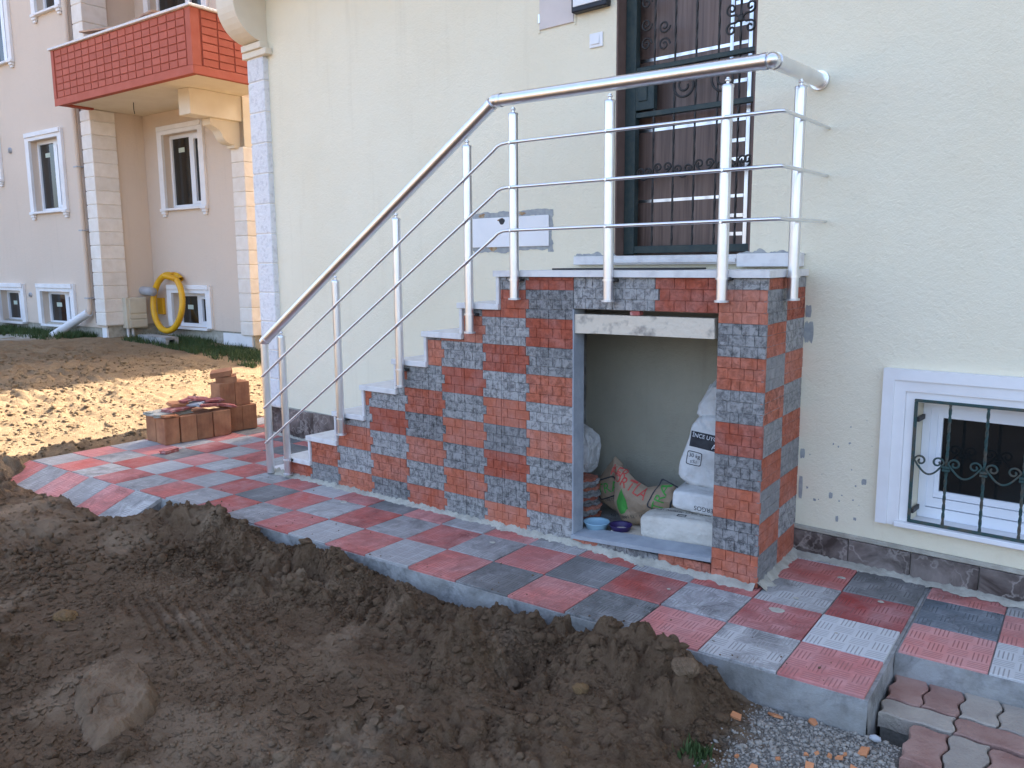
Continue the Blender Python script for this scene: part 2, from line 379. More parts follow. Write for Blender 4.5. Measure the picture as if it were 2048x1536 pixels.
def base_h(x, y):
    h = -.105 + .40 * sstep(-6.8, -14, x)
    for bx, by, sx_, sy_, a in BUMPS: h = h + a * np.exp(-((x - bx) / sx_) ** 2 - ((y - by) / sy_) ** 2)
    h = h - .045 * sstep(-.62, -.3, x)
    return h
def ground_h(x, y):
    h = base_h(x, y)
    near = sstep(-9, -7, x)
    loose = np.clip(np.exp(-((y + .15) / .35) ** 2) + .35, 0, 1.1) * sstep(-.25, -.6, x) * near + .12 * (1 - sstep(-.25, -.6, x))
    far = (1 - near) * sstep(-16, -13, x) * sstep(5, 3.6, y) + .12
    n1 = fbm(x * 2.2, y * 2.2, 3, 11); n2 = fbm(x * 8, y * 8, 3, 5)
    wx = x + .03 * fbm(x * 9, y * 9, 2, 31); wy = y + .03 * fbm(x * 9 + 7, y * 9, 2, 32)
    n3 = 1 - 2 * np.abs(fbm(wx * 16, wy * 16, 3, 17)); n4 = 1 - 2 * np.abs(fbm(wx * 42, wy * 42, 2, 23)); n5 = fbm(x * 95, y * 95, 2, 29)
    h = h + loose * (.045 * n1 + .042 * n2 + .014 * (n3 - .5) + .006 * (n4 - .5) + .004 * n5)
    cl = np.clip(.10 + 1.4 * sstep(-.02, .34, fbm(x * 2.3, y * 2.3, 3, 91) + .6 * np.exp(-((y + .14) / .2) ** 2) - .10 * sstep(-.5, -.9, y)), 0, 1.2) * sstep(-.25, -.6, x) * near
    wx2 = x + .012 * fbm(x * 30, y * 30, 2, 41); wy2 = y + .012 * fbm(x * 30 + 9, y * 30, 2, 42)
    h = h + cl * (.75 * cells(wx2, wy2, .15, 6) * np.exp(-((y + .22) / .3) ** 2) + .9 * cells(wx2, wy2, .085, 1) + .8 * cells(wx2, wy2, .036, 2) + .7 * cells(wx2, wy2, .017, 3) - .012)
    h = h + (1 - near) * far * (.03 * n1 + .02 * n2 + .015 * (n3 - .5) + .30 * cells(wx, wy, .20, 4) + .55 * cells(wx, wy, .09, 5))
    # wheel and track prints
    m1 = np.exp(-((x + 2.23) / .26) ** 2 - ((y + .36) / .12) ** 2); h = h * (1 - .35 * m1) + m1 * (-.03 + .015 * np.sin((x * .9 + y * .45) * 2 * np.pi / .075))
    m2 = np.exp(-((x + 2.75) / .5) ** 2 - ((y + .95) / .16) ** 2); h = h + m2 * (.012 * np.sin((x * .35 + y * 1.0) * 2 * np.pi / .06 + 2 * n1))
    m3 = np.exp(-((x + 3.1) / .35) ** 2 - ((y + 1.75) / .5) ** 2); h = h + m3 * .008 * np.abs(np.sin((x * .8 - y * .5) * 2 * np.pi / .11 + 3 * n2))
    m4 = (1 - near) * sstep(-12, -10.5, x) * sstep(3.5, 2.5, y); h = h + m4 * .018 * np.abs(np.sin((y * 1.0 + x * .15) * 2 * np.pi / .34 + 1.5 * n1))
    # under the paved path the soil falls away
    ins = (x > -6.42) & (y > 0) & (x < 6)
    h = np.where(ins, np.minimum(h - np.clip(y, 0, .3) * 1.3, np.where(y > .16, -.24, 9)), h)
    ramp_in = (x > -6.3) & (x < -4.50) & (y > -.30) & (y <= 0)
    h = np.where(ramp_in, np.minimum(h, -.03 + .42 * np.minimum(y, 0) - .02), h)
    pav = (x > .0) & (y > -.35) & (y < .5)
    h = np.where(pav, np.where((x < .15) & (y < .14), np.minimum(h, -.148), np.minimum(h, -.22)), h)
    return h
def build_ground():
    def seg(*parts):
        return np.unique(np.concatenate([np.arange(a, b, s) for a, b, s in parts]).round(4))
    xs = seg((-120, -30, 10), (-30, -18, .5), (-18, -13.5, .08), (-13.5, -9, .04), (-9, -5.6, .03), (-5.6, -3.6, .018), (-3.6, -.3, .0068), (-.3, 1.0, .012), (1, 4, .3), (4, 80, 8))
    ys = seg((-100, -20, 10), (-20, -4, 1), (-4, -2.1, .06), (-2.1, -1.2, .010), (-1.2, .06, .0068), (.06, 2.6, .035), (2.6, 6.2, .055), (6.2, 12, .6), (12, 100, 10))
    X_, Y_ = np.meshgrid(xs, ys, indexing='ij'); Z_ = ground_h(X_, Y_)
    nx, ny = X_.shape
    me = bpy.data.meshes.new('ground')
    co = np.stack([X_, Y_, Z_], -1).reshape(-1, 3).astype(np.float32)
    i = np.arange(nx - 1)[:, None] * ny + np.arange(ny - 1)[None, :]
    q = np.stack([i, i + ny, i + ny + 1, i + 1], -1).reshape(-1, 4).astype(np.int32)
    me.vertices.add(len(co)); me.vertices.foreach_set('co', co.ravel())
    me.loops.add(q.size); me.loops.foreach_set('vertex_index', q.ravel())
    me.polygons.add(len(q)); me.polygons.foreach_set('loop_start', np.arange(0, q.size, 4, dtype=np.int32)); me.polygons.foreach_set('loop_total', np.full(len(q), 4, np.int32))
    me.update(calc_edges=True); me.polygons.foreach_set('use_smooth', np.ones(len(q), bool)); me.materials.append(M['dirt'])
    Frame('ground', 'G', (0, 0, 0), me, 'bare brown soil, dug up beside the tiled path', kind='structure')
build_ground()
def gh(x, y): return float(ground_h(np.array([x], float), np.array([y], float))[0])

# ---- lumps scattered as one mesh
def ico(sub):
    bm = bmesh.new(); bmesh.ops.create_icosphere(bm, subdivisions=sub, radius=1)
    bm.verts.index_update(); v = np.array([x.co[:] for x in bm.verts]); fc = np.array([[x.index for x in q.verts] for q in bm.faces]); bm.free(); return v, fc
def lumps(name, xs, ys, sz, mat, sub, label, flat=.7, sink=.35, rough=.3, zf=None, smooth=False):
    v0, f0 = ico(sub); n = len(xs)
    z = ground_h(xs, ys) if zf is None else np.full(n, zf)
    pert = 1 + rough * (rng.random((n, len(v0))) * 2 - 1)
    sc3 = np.stack([.75 + .5 * rng.random(n), .75 + .5 * rng.random(n), flat * (.7 + .6 * rng.random(n))], -1) * sz[:, None]
    a = rng.random(n) * 6.283; ca, sa = np.cos(a), np.sin(a)
    V = v0[None] * pert[..., None] * sc3[:, None]
    tl = (rng.random(n) - .5) * .9; ct, st_ = np.cos(tl)[:, None], np.sin(tl)[:, None]
    V = np.stack([V[..., 0], V[..., 1] * ct - V[..., 2] * st_, V[..., 1] * st_ + V[..., 2] * ct], -1)
    V = np.stack([V[..., 0] * ca[:, None] - V[..., 1] * sa[:, None], V[..., 0] * sa[:, None] + V[..., 1] * ca[:, None], V[..., 2]], -1)
    V += np.stack([xs, ys, z + sz * flat * (1 - 2 * sink)], -1)[:, None]
    co = V.reshape(-1, 3).astype(np.float32); q = (f0[None] + (np.arange(n) * len(v0))[:, None, None]).reshape(-1, 3).astype(np.int32)
    me = bpy.data.meshes.new(name); me.vertices.add(len(co)); me.vertices.foreach_set('co', co.ravel())
    me.loops.add(q.size); me.loops.foreach_set('vertex_index', q.ravel()); me.polygons.add(len(q))
    me.polygons.foreach_set('loop_start', np.arange(0, q.size, 3, dtype=np.int32)); me.polygons.foreach_set('loop_total', np.full(len(q), 3, np.int32))
    me.update(calc_edges=True)
    if smooth: me.polygons.foreach_set('use_smooth', np.ones(len(q), bool))
    me.materials.append(M[mat])
    return Frame(name, 'G', (0, 0, 0), me, label, kind='stuff')
def scatter(n, x0, x1, y0, y1, keep):
    out = []
    while sum(len(o[0]) for o in out) < n:
        x = rng.uniform(x0, x1, n * 2); y = rng.uniform(y0, y1, n * 2); k = rng.random(n * 2) < keep(x, y); out.append((x[k], y[k]))
    return np.concatenate([o[0] for o in out])[:n], np.concatenate([o[1] for o in out])[:n]
def keep_near(x, y):
    d = np.exp(-((y + .25) / .3) ** 2) * .8 + .28; d = d * np.where(fbm(x * 3, y * 3, 3, 77) > -.05, 1, .25)
    return d * (x < -.42 + .1 * fbm(y * 5, x * 3, 2, 3)) * ~((x < -4.35) & (x > -6.35) & (y > -.32))
x_, y_ = scatter(22000, -3.7, -.35, -2.0, -.012, keep_near)
lumps('soil_crumbs', x_, y_, rng.lognormal(-5.45, .5, len(x_)).clip(.002, .011), 'dirt', 1, 'fine crumbs of dug brown soil by the path', rough=.38)
x_, y_ = scatter(420, -3.7, -.38, -2.0, -.02, keep_near)
lumps('soil_clods', x_, y_, rng.lognormal(-4.1, .38, len(x_)).clip(.008, .030), 'dirt', 2, 'loose fist-sized clods of brown soil by the path', rough=.16, sink=.45)

x_, y_ = scatter(80, -3.4, -.45, -1.1, -.03, lambda x, y: np.exp(-((y + .28) / .28) ** 2) * np.where(fbm(x * 3, y * 3, 3, 15) > 0, 1, .2) * (x < -.45))
lumps('soil_clods', x_, y_, rng.lognormal(-4.1, .4, len(x_)).clip(.010, .032), 'dirt', 2, 'larger broken clods of soil banked against the path', rough=.3, sink=.55, flat=.6)
def flakes(n):
    x, y = scatter(n, -3.6, -.5, -2.0, -.45, lambda x, y: np.clip(np.exp(-((x + 2.8) / .5) ** 2 - ((y + 1.72) / .35) ** 2) + .8 * np.exp(-((x + 1.75) / .42) ** 2 - ((y + 1.02) / .16) ** 2) + .02, 0, 1))
    mb = MB(); z = ground_h(x, y)
    for i in range(n):
        k = random.randint(4, 7); s_ = random.lognormvariate(-4.0, .45); a0 = random.uniform(0, 6.28); el = random.uniform(.35, .8); rz = random.gauss(R(-25), .35)
        tx, ty = random.gauss(0, .16), random.gauss(0, .16); top = []; bot = []
        for j in range(k):
            t = a0 + 6.283 * (j + random.uniform(-.3, .3)) / k; px, py = s_ * math.cos(t), s_ * el * math.sin(t)
            qx, qy = px * math.cos(rz) - py * math.sin(rz), px * math.sin(rz) + py * math.cos(rz); dz = qx * tx + qy * ty
            top.append((x[i] + qx, y[i] + qy, z[i] + .004 + dz)); bot.append((x[i] + qx * .9, y[i] + qy * .9, z[i] - .006 + dz))
        mb.add(top + bot, [tuple(range(k))] + [(j, (j + 1) % k, (j + 1) % k + k, j + k) for j in range(k)])
    Frame('soil_flakes', 'G', (0, 0, 0), mb.mesh('soil_flakes', 'dirt'), 'thin dry flakes of mud lifted by vehicle tracks', kind='stuff')
flakes(1100)
def keep_mid(x, y): return np.where(fbm(x * 2, y * 2, 3, 70) > -.05, .9, .25) * ~((x < -4.3) & (x > -6.42) & (y > -.33)) * ~((x > -6.42) & (y > .02))
x_, y_ = scatter(6000, -7.0, -3.5, -2.6, 1.9, keep_mid)
lumps('soil_crumbs', x_, y_, rng.lognormal(-4.5, .45, len(x_)).clip(.005, .04), 'dirt', 1, 'crumbs and clods of brown soil left of the path', rough=.3)
x_, y_ = scatter(9000, -13, -6.9, -3.5, 4.2, lambda x, y: np.where(fbm(x * 1.5, y * 1.5, 3, 71) > -.1, .9, .15))
lumps('dry_soil_clods', x_, y_, rng.lognormal(-4.4, .5, len(x_)).clip(.006, .045), 'dirt', 1, 'dry trodden clods across the yard', rough=.35, flat=.5, sink=.4)
x_, y_ = scatter(14000, -.55, .62, -.75, .13, lambda x, y: sstep(-.44, -.27, x) * ~((x > .13) & (y > -.14)) * ~((x < .014) & (y > -.008)))
lumps('rubble_gravel', x_, y_, rng.lognormal(-5.75, .55, len(x_)).clip(.0012, .012), 'gravel', 1, 'grey gravel and mortar rubble at the kerb corner', rough=.25)

# ---- big clods, single things
def clod(gx, gy, sx_, sy_, sz_, rz, mat, label, seed, dz=0, crack=False):
    v, q = ico(6); a = v * 2.2 + seed
    n = fbm(a[:, 0] * 1.3 + a[:, 2], a[:, 1] * 1.3 - a[:, 2], 4, seed); n2 = 1 - np.abs(fbm(a[:, 0] * 4 + a[:, 2] * 2, a[:, 1] * 4 + a[:, 2] * 3, 3, seed + 3))
    n3 = np.abs(fbm(a[:, 0] * 11 + a[:, 2] * 5, a[:, 1] * 11 - a[:, 2] * 6, 3, seed + 7)); rr = 1 + .26 * n + .10 * n2 + .12 * n3
    vv = v * rr[:, None]; vv[:, 2] = np.where(vv[:, 2] > 0, np.power(np.abs(vv[:, 2]), .7), vv[:, 2])
    if crack: vv[:, 2] -= .28 * np.exp(-((vv[:, 0] - .15 - .12 * np.sin(vv[:, 1] * 9)) / .025) ** 2) * (vv[:, 2] > 0) * (vv[:, 1] < .35)
    vv = vv * np.array([sx_, sy_, sz_])
    mb = MB().add(vv, q.tolist(), True); me = mb.mesh('dirt_clod', mat)
    t = Frame('dirt_clod', 'G', (gx, gy, gh(gx, gy) + sz_ * .45 + dz), me, label, 'clod'); t.o.rotation_euler = (R(-4), R(5), TH + rz)

def slab_clod(outline, hgt, seed, label):
    O = np.array(outline); c = O.mean(0); O = O - c
    bm = bmesh.new(); bmesh.ops.triangulate(bm, faces=[bm.faces.new([bm.verts.new((x, y, 0)) for x, y in O])])
    for _ in range(9):
        lg = [e for e in bm.edges if e.calc_length() > .008]
        if not lg: break
        bmesh.ops.subdivide_edges(bm, edges=lg, cuts=1); bmesh.ops.triangulate(bm, faces=bm.faces[:])
    P = np.array([v.co[:] for v in bm.verts]); d = np.full(len(P), 9.)
    for a, b in zip(O, np.roll(O, -1, 0)):
        ab = b - a; t = np.clip(((P[:, :2] - a) @ ab) / (ab @ ab), 0, 1); d = np.minimum(d, np.linalg.norm(P[:, :2] - a - t[:, None] * ab, axis=1))
    x, y = P[:, 0], P[:, 1]
    dd = d + .010 * fbm(x * 28, y * 28, 3, seed)
    top = .55 + .45 * np.clip((y - .6 * x + .12) / .2, 0, 1)
    z = hgt * top * np.power(np.clip(dd / .042, 0, 1), .7) + .026 * fbm(x * 13, y * 13, 4, seed + 2) * np.clip(d / .02, 0, 1) + .012 * np.abs(fbm(x * 45, y * 45, 4, seed + 4)) * np.clip(d / .015, 0, 1)
    z -= .03 * np.exp(-((x - .02 - .02 * np.sin(y * 45) - .012 * fbm(y * 50, x * 0, 3, seed)) / .004) ** 2) * (y < .03) * (d > .01)
    P[:, 2] = z - .02
    P[:, :2] *= (1 + .06 * fbm(x * 10 + z * 20, y * 10, 3, seed + 6))[:, None]
    bm.verts.index_update(); F_ = [[v.index for v in q.verts] for q in bm.faces]; bm.free()
    Frame('dirt_clod', 'G', (c[0], c[1], gh(c[0], c[1]) + .004), MB().add(P, F_, True).mesh('dirt_clod', 'clod'), label, 'clod')
slab_clod([(-2.522, -1.59), (-2.642, -1.49), (-2.657, -1.412), (-2.603, -1.337), (-2.437, -1.311), (-2.285, -1.358), (-2.191, -1.435), (-2.135, -1.556), (-2.109, -1.646), (-2.143, -1.703), (-2.228, -1.69), (-2.353, -1.653)], .10, 3, 'large flat clod of earth with a crack across its top')
clod(-3.29, -1.24, .05, .04, .028, .4, 'clod_ochre', 'small ochre clod of earth on the dark soil', 8)
clod(-.92, -.45, .028, .026, .020, .9, 'clod_ochre', 'ochre crumb of earth beside the soil hollow', 14)
clod(-.56, -.30, .042, .036, .032, .2, 'clod', 'round earth clod at the edge of the rubble', 21)

# ---- tiled path (grid frame)
def rough_box(mb, x0, x1, y0, y1, z0, z1, seed, step=.03, amp=.006):
    """front face (y0) and right face (x1) as rough sheets, plus plain top/back"""
    def sheet(P, a0, a1, nrm):
        na = max(2, int(abs(a1 - a0) / step)); nz = max(2, int((z1 - z0) / step)); vs = []; fs = []
        for i in range(na + 1):
            for j in range(nz + 1):
                a = a0 + (a1 - a0) * i / na; z = z0 + (z1 - z0) * j / nz
                d = amp * float(fbm(np.array([a * 9.]), np.array([z * 14.]), 3, seed)[0]) * (j < nz)
                p = P(a); vs.append((p[0] + nrm[0] * d, p[1] + nrm[1] * d, z))
        for i in range(na):
            for j in range(nz):
                k = i * (nz + 1) + j; fs.append((k, k + nz + 1, k + nz + 2, k + 1))
        mb.add(vs, fs, True)
    sheet(lambda a: (a, y0), x0, x1, (0, -1)); sheet(lambda a: (x1, a), y0, y1, (1, 0)); sheet(lambda a: (x0, a), y0, y1, (-1, 0))
    mb.add([(x0, y0, z1), (x1, y0, z1), (x1, y1, z1), (x0, y1, z1)], [(0, 1, 2, 3)])
pb = MB(); rough_box(pb, -20 * T - .01, .012, -.004, 2.6, -.33, -.012, 4)
path = Frame('tiled_path', 'G', (0, 0, 0), pb.mesh('tiled_path', 'concrete'), 'raised path of red and grey checkered tiles', kind='structure')
path.o['_b'] = (0, 0, 0)
def tile_mesh(sx_=T - .005, sy_=T - .005):
    return MB().box(-sx_ / 2, sx_ / 2, -sy_ / 2, sy_ / 2, -.028, 0, .0025).mesh('tile', 'paving_tile')
TM = tile_mesh()
REDS = [(.52, .155, .125), (.57, .205, .175), (.49, .125, .10), (.38, .072, .053), (.55, .18, .15), (.45, .105, .08)]
GREYS = [(.385, .37, .345), (.43, .415, .39), (.345, .33, .31), (.16, .155, .145), (.405, .39, .365), (.31, .295, .275)]
def toG(p, fr='H'):
    q = Matrix.Rotation(ANG[fr] , 3, 'Z') @ Vector(p); return Matrix.Rotation(-TH, 3, 'Z') @ (q - G0)
def hidden_tile(x, y):      # wholly under the staircase or inside the house
    c = []
    for dx in (-.5, .5):
        for dy in (-.5, .5):
            wp = toworld('G', (x + dx * T, y + dy * T, 0)); sp = Matrix.Rotation(-TS, 3, 'Z') @ wp
            c.append((-3.55 < sp.x < -.01 and sp.y > .03) or (wp.x > -5.0 and wp.y > .63))
    return all(c)
SPECIAL = {(3, 0): ((.15, .15, .14), .9), (0, 1): ((.53, .52, .50), .1), (0, 0): ((.56, .19, .17), .3), (1, 1): ((.44, .10, .085), .6), (0, 2): ((.36, .06, .05), .5), (1, 0): ((.45, .44, .42), .9), (2, 0): ((.56, .185, .16), .2), (2, 1): ((.38, .37, .36), .9), (3, 1): ((.40, .085, .065), .55)}
for k in range(20):
    for j in range(8):
        x = -(k + .5) * T; y = (j + .5) * T
        if hidden_tile(x, y): continue
        red = (k + j) % 2 == 0
        c = random.choice(REDS if red else GREYS); a = random.uniform(.1, .8)
        if (k, j) in SPECIAL: c, a = SPECIAL[(k, j)]
        path.part('tile', None, None, mesh=TM, parent=path.o, loc=(x + random.uniform(-.001, .001), y + random.uniform(-.001, .001), random.uniform(-.003, .002)),
                  rot=(R(random.uniform(-.45, .45)), R(random.uniform(-.45, .45)), R(random.choice((0, 90, 180, 270)) + random.uniform(-.2, .2))), color=c + (a,))
# ramp tiles falling away from the front edge
ra = math.atan(.40)
for k in range(14, 20):
    red = (k - 1) % 2 == 0; c = random.choice(REDS if red else GREYS[2:])
    path.part('ramp_tile', None, None, mesh=TM, parent=path.o, loc=(-(k + .62) * T, -T / 2 * math.cos(ra) - .004, -T / 2 * math.sin(ra) - .004), rot=(ra, 0, 0), color=c + (random.uniform(.3, .9),))
wd = MB(); wd.prism([(0, -.006), (-.31, -.135), (-.31, -.3), (0, -.3)], 0, -20 * T - .02, -14.14 * T); path.part('ramp_base', wd, 'concrete', parent=path.o)
# right-hand stretch, set back a little and a touch lower
pr = MB(); rough_box(pr, .0125, 6, .462, 1.8, -.33, -.016, 9)
pr2 = path.part('side_path_base', pr, 'concrete', parent=path.o)
for i in range(6):
    for j in range(3):
        red = (i + j) % 2 == 0; c = random.choice(REDS[:3] if red else GREYS); a = random.uniform(.2, .9)
        if (i, j) == (0, 1): c, a = (.13, .15, .165), .8
        if (i, j) == (0, 0): c, a = (.58, .215, .185), .1
        if (i, j) == (1, 0): c, a = (.51, .50, .48), .1
        path.part('tile', None, None, mesh=TM, parent=path.o, loc=(.02 + (i + .5) * T, .468 + (j + .5) * T, -.007), rot=(0, R(random.uniform(-.2, .2)), R(random.uniform(-.2, .2))), color=c + (a,))

# dried mortar drops and trodden crumbs on the tiles
def blob(x, y, s_, seed):
    pts = [(x + s_ * math.cos(a) * (1 + .45 * float(fbm(np.array([a * 1.3]), np.array([seed * 1.]), 3, seed)[0])), y + .7 * s_ * math.sin(a) * (1 + .45 * float(fbm(np.array([a * 1.3]), np.array([seed + 4.]), 3, seed)[0]))) for a in [i * .2618 for i in range(24)]]
    vs = [(p[0], p[1], .0005) for p in pts] + [(x + (p[0] - x) * .8, y + (p[1] - y) * .8, .004) for p in pts]
    path.part('mortar_drop', MB().add(vs, [tuple(range(24, 48))] + [(i, (i + 1) % 24, (i + 1) % 24 + 24, i + 24) for i in range(24)]), 'mortar', parent=path.o)
for i, (x, y, s_) in enumerate([(-.50, .56, .034), (-.47, .74, .013), (-.14, .92, .014), (-.36, 1.12, .018), (-1.25, .70, .016), (-2.1, .55, .02), (-3.4, .62, .03), (-.22, .47, .008), (-1.0, .5, .010), (-2.7, .8, .022)]): blob(x, y, s_, i + 2)
x_, y_ = scatter(170, -4.4, -.1, .004, .75, lambda x, y: np.exp(-y / .12) * .9 + .04)
lumps('soil_crumbs', x_, y_, rng.lognormal(-6.0, .5, len(x_)).clip(.001, .006), 'clod', 1, 'crumbs of soil trodden onto the tiled path', rough=.35, zf=.001, sink=.2)
# ---- wavy pavers
bed = MB().box(.135, 2.4, -1.2, .15, -.40, -.165).box(.03, 2.4, .15, .46, -.4, -.164)
pv = Frame('paver_path', 'G', (.03, -.8, -.165), None, 'wavy red and beige concrete pavers beside the kerb', kind='structure')
pv.part('paver_bed', bed, 'gravel')
def paver(nx, ny, red, cx, cy, U=.125):
    w2, d2 = nx * U, ny * U
    def wav(s, L, amp): return amp * math.sin(s / L * 2 * math.pi)
    pts = []; n = 10
    for i in range(n): s = i / n; pts.append((s * w2, wav(s * nx, 1, .0065 * (1 if nx == 1 else .9))))
    for i in range(n): s = i / n; pts.append((w2 + wav(s * ny, 1, .0085), s * d2))
    for i in range(n): s = 1 - i / n; pts.append((s * w2, d2 + wav(s * nx, 1, .0065 * (1 if nx == 1 else .9))))
    for i in range(n): s = 1 - i / n; pts.append((wav(s * ny, 1, .0085), s * d2))
    pts = [(p[0] - w2 / 2, p[1] - d2 / 2) for p in pts]
    def inset(g): return [(p[0] * (1 - 2 * g / w2), p[1] * (1 - 2 * g / d2)) for p in pts]
    a, b = inset(.0035), inset(.008); N_ = len(pts)
    vs = [(x, y, -.06) for x, y in a] + [(x, y, -.005) for x, y in a] + [(x, y, 0) for x, y in b]
    fs = [tuple(range(2 * N_, 3 * N_))] + [(i + k, (i + 1) % N_ + k, (i + 1) % N_ + k + N_, i + k + N_) for k in (0, N_) for i in range(N_)]
    pv.part('paver', MB().add(vs, fs), 'paver_red' if red else 'paver_beige', loc=(cx, cy, -.108 + random.uniform(-.004, .003)), rot=(R(random.uniform(-1, 1)), R(random.uniform(-1, 1)), R(random.uniform(-1, 1))))
U = .125
for i in range(7): paver(1, 2, [1, 1, 0, 0, 1, 0, 1][i], .082 + i * U, .258 + U, U)
for i in range(4): paver(2, 1, [0, 1, 0, 1][i], .145 + i * 2 * U, .128 + U / 2, U)
for i in range(6): paver(1, 2, [1, 0, 1, 0, 1, 1][i], .205 + i * U, .116 - U, U)
for i in range(4): paver(2, 1, [0, 1, 0, 1][i], .39 + i * 2 * U, -.145 - U / 2, U)

# ================================================================ HOUSE
def wall_holes(mb, x0, x1, z0, z1, y0, y1, holes):
    """front at y0, thickness to y1, rectangular holes (hx0,hx1,hz0,hz1)"""
    xs = sorted({x0, x1, *[h[0] for h in holes], *[h[1] for h in holes]}); zs = sorted({z0, z1, *[h[2] for h in holes], *[h[3] for h in holes]})
    for i in range(len(xs) - 1):
        for j in range(len(zs) - 1):
            cx, cz = (xs[i] + xs[i + 1]) / 2, (zs[j] + zs[j + 1]) / 2
            if any(h[0] < cx < h[1] and h[2] < cz < h[3] for h in holes): continue
            mb.add([(xs[i], y0, zs[j]), (xs[i + 1], y0, zs[j]), (xs[i + 1], y0, zs[j + 1]), (xs[i], y0, zs[j + 1])], [(0, 1, 2, 3)])
    for a, b, c, d in holes:
        mb.add([(a, y0, c), (a, y1, c), (a, y1, d), (a, y0, d)], [(0, 1, 2, 3)]); mb.add([(b, y0, c), (b, y1, c), (b, y1, d), (b, y0, d)], [(3, 2, 1, 0)])
        mb.add([(a, y0, c), (b, y0, c), (b, y1, c), (a, y1, c)], [(0, 1, 2, 3)]); mb.add([(a, y0, d), (b, y0, d), (b, y1, d), (a, y1, d)], [(3, 2, 1, 0)])
    mb.add([(x0, y0, z0), (x0, y1, z0), (x0, y1, z1), (x0, y0, z1)], [(0, 1, 2, 3)]); mb.add([(x1, y0, z0), (x1, y1, z0), (x1, y1, z1), (x1, y0, z1)], [(3, 2, 1, 0)])
    return mb
WY = .626
house = Frame('yellow_house', 'H', (3, 4, 0), None, 'pale yellow plastered house behind the staircase', 'house')
wm = wall_holes(MB(), -5.09, 14, -.3, 11, WY, WY + .28, [(-1.262, -.387, 1.58, 3.75), (.50, 1.42, .275, .885)])
wm.prism([(-5.09, WY + .28), (14, WY + .28), (14, 22), (-6.95, 22)], 2, -.3, 11)
wallo = house.part('wall', wm, 'cream_wall')
house.part('shade_roof', MB().prism([(-6.32, .1), (14.5, .1), (14.5, 22.5), (-8.30, 22.5)], 2, 11.002, 11.3), 'hollow_brick')  # unseen; eave and depth shaped to keep the path and near yard shaded
house.part('upper_floor_overhang', MB().box(-5.14, 10, .20, WY - .003, 3.95, 7.5), 'cream_trim')
# corner pilaster of white stone blocks
pil = house.part('pilaster', MB().box(-5.118, -4.882, WY - .045, WY + .30, .262, 3.36), 'pillar_stone')
z = .265; k = 0
while z < 3.34:
    hgt = min(.262, 3.345 - z)
    house.part('stone_block', MB().box(-5.125, -4.875, WY - .052, WY + .32, z + .004, z + hgt - .004, .006), 'white_stone', parent=pil); z += hgt
con = [(WY - .001, 3.46), (.60, 3.46)]
for i in range(11):
    a = i / 10 * math.pi / 2; con.append((.60 - .285 * math.sin(a), 3.76 - .30 * math.cos(a)))
con += [(.315, 3.95), (WY - .001, 3.95)]
co_ = house.part('console_bracket', MB().prism(con, 0, -5.135, -4.87), 'cream_trim')
house.part('capital', MB().box(-5.15, -4.85, WY - .09, WY - .002, 3.405, 3.458, .004).box(-5.17, -4.80, WY - .07, WY - .002, 3.350, 3.404, .004), 'cream_trim', parent=co_)
# dark marble plinth slabs
edges = [-5.06, -4.42, -3.75] + [-.07, .22, .52, .82, 1.12, 1.42, 1.75]
pl_ = house.part('plinth', MB().box(-5.085, 4, WY - .008, WY - .0005, -.05, .12).box(-5.085, -3.5, WY - .007, WY - .0006, .12, .27), 'mortar')
for a, b, top in [(-5.06, -4.42, .262), (-4.415, -3.75, .268), (-3.745, -3.2, .27)] + [(edges[i], edges[i + 1] - .004, .132) for i in range(3, 9)] + [(1.755, 2.4, .132)]:
    house.part('plinth_slab', MB().box(a, b, WY - .022, WY - .009, -.02, top, .002), 'marble_dark', parent=pl_)
house.part('plinth_cap', MB().box(-.10, 4, WY - .020, WY - .001, .134, .158, .004), 'mortar', parent=pl_)
# irregular smears of mortar on the wall: thin raised patches
def smear(x0, x1, z0, z1, seed, y=WY - .0025, rag=.018, nx=40):
    top = []; bot = []
    for i in range(nx + 1):
        s = i / nx; x = x0 + (x1 - x0) * s
        n1 = float(fbm(np.array([s * 9.]), np.array([seed * 1.]), 4, seed)[0]); n2 = float(fbm(np.array([s * 9.]), np.array([seed + 5.]), 4, seed + 3)[0])
        e = min(1, min(s, 1 - s) * 8) ** .5
        mid = (z0 + z1) / 2; hh = (z1 - z0) / 2 * e
        top.append((x, y, mid + hh + rag * n1)); bot.append((x, y, mid - hh + rag * n2))
    n = nx + 1; back = [(p[0], WY + .002, p[2]) for p in top + bot]
    vs = top + bot; fs = [(i, i + n, i + n + 1, i + 1) for i in range(nx)]
    return MB().add(vs, fs)
for a in [(-.072, -.02, 1.14, 1.24, 3), (-.068, -.035, 1.27, 1.33, 8), (-1.56, -1.24, 1.575, 1.612, 5), (-.45, -.08, 1.585, 1.612, 6), (-.062, -.04, .30, .42, 11), (-.062, -.035, .52, .57, 19), (.10, .12, .33, .36, 12), (.02, .035, .30, .312, 13), (.26, .285, .43, .46, 14), (.14, .155, .21, .24, 16), (-.02, -.01, .36, .37, 17), (.23, .245, .235, .25, 18)]:
    house.part('mortar_smear', smear(*a[:4], a[4], rag=.02 if a[1] - a[0] > .05 else .006, nx=40 if a[1] - a[0] > .05 else 14), 'grey_smear')
for i in range(15):
    x = random.uniform(-.03, .33); z = random.uniform(.2, .75) ** 1.4 + .12; s = random.uniform(.002, .006)
    house.part('mortar_splash', MB().add([(x + s * math.cos(t) * random.uniform(.6, 1.3), WY - .0015, z + s * math.sin(t) * random.uniform(.6, 1.3)) for t in [j * .785 for j in range(8)]], [tuple(range(8))]), 'grey_smear')
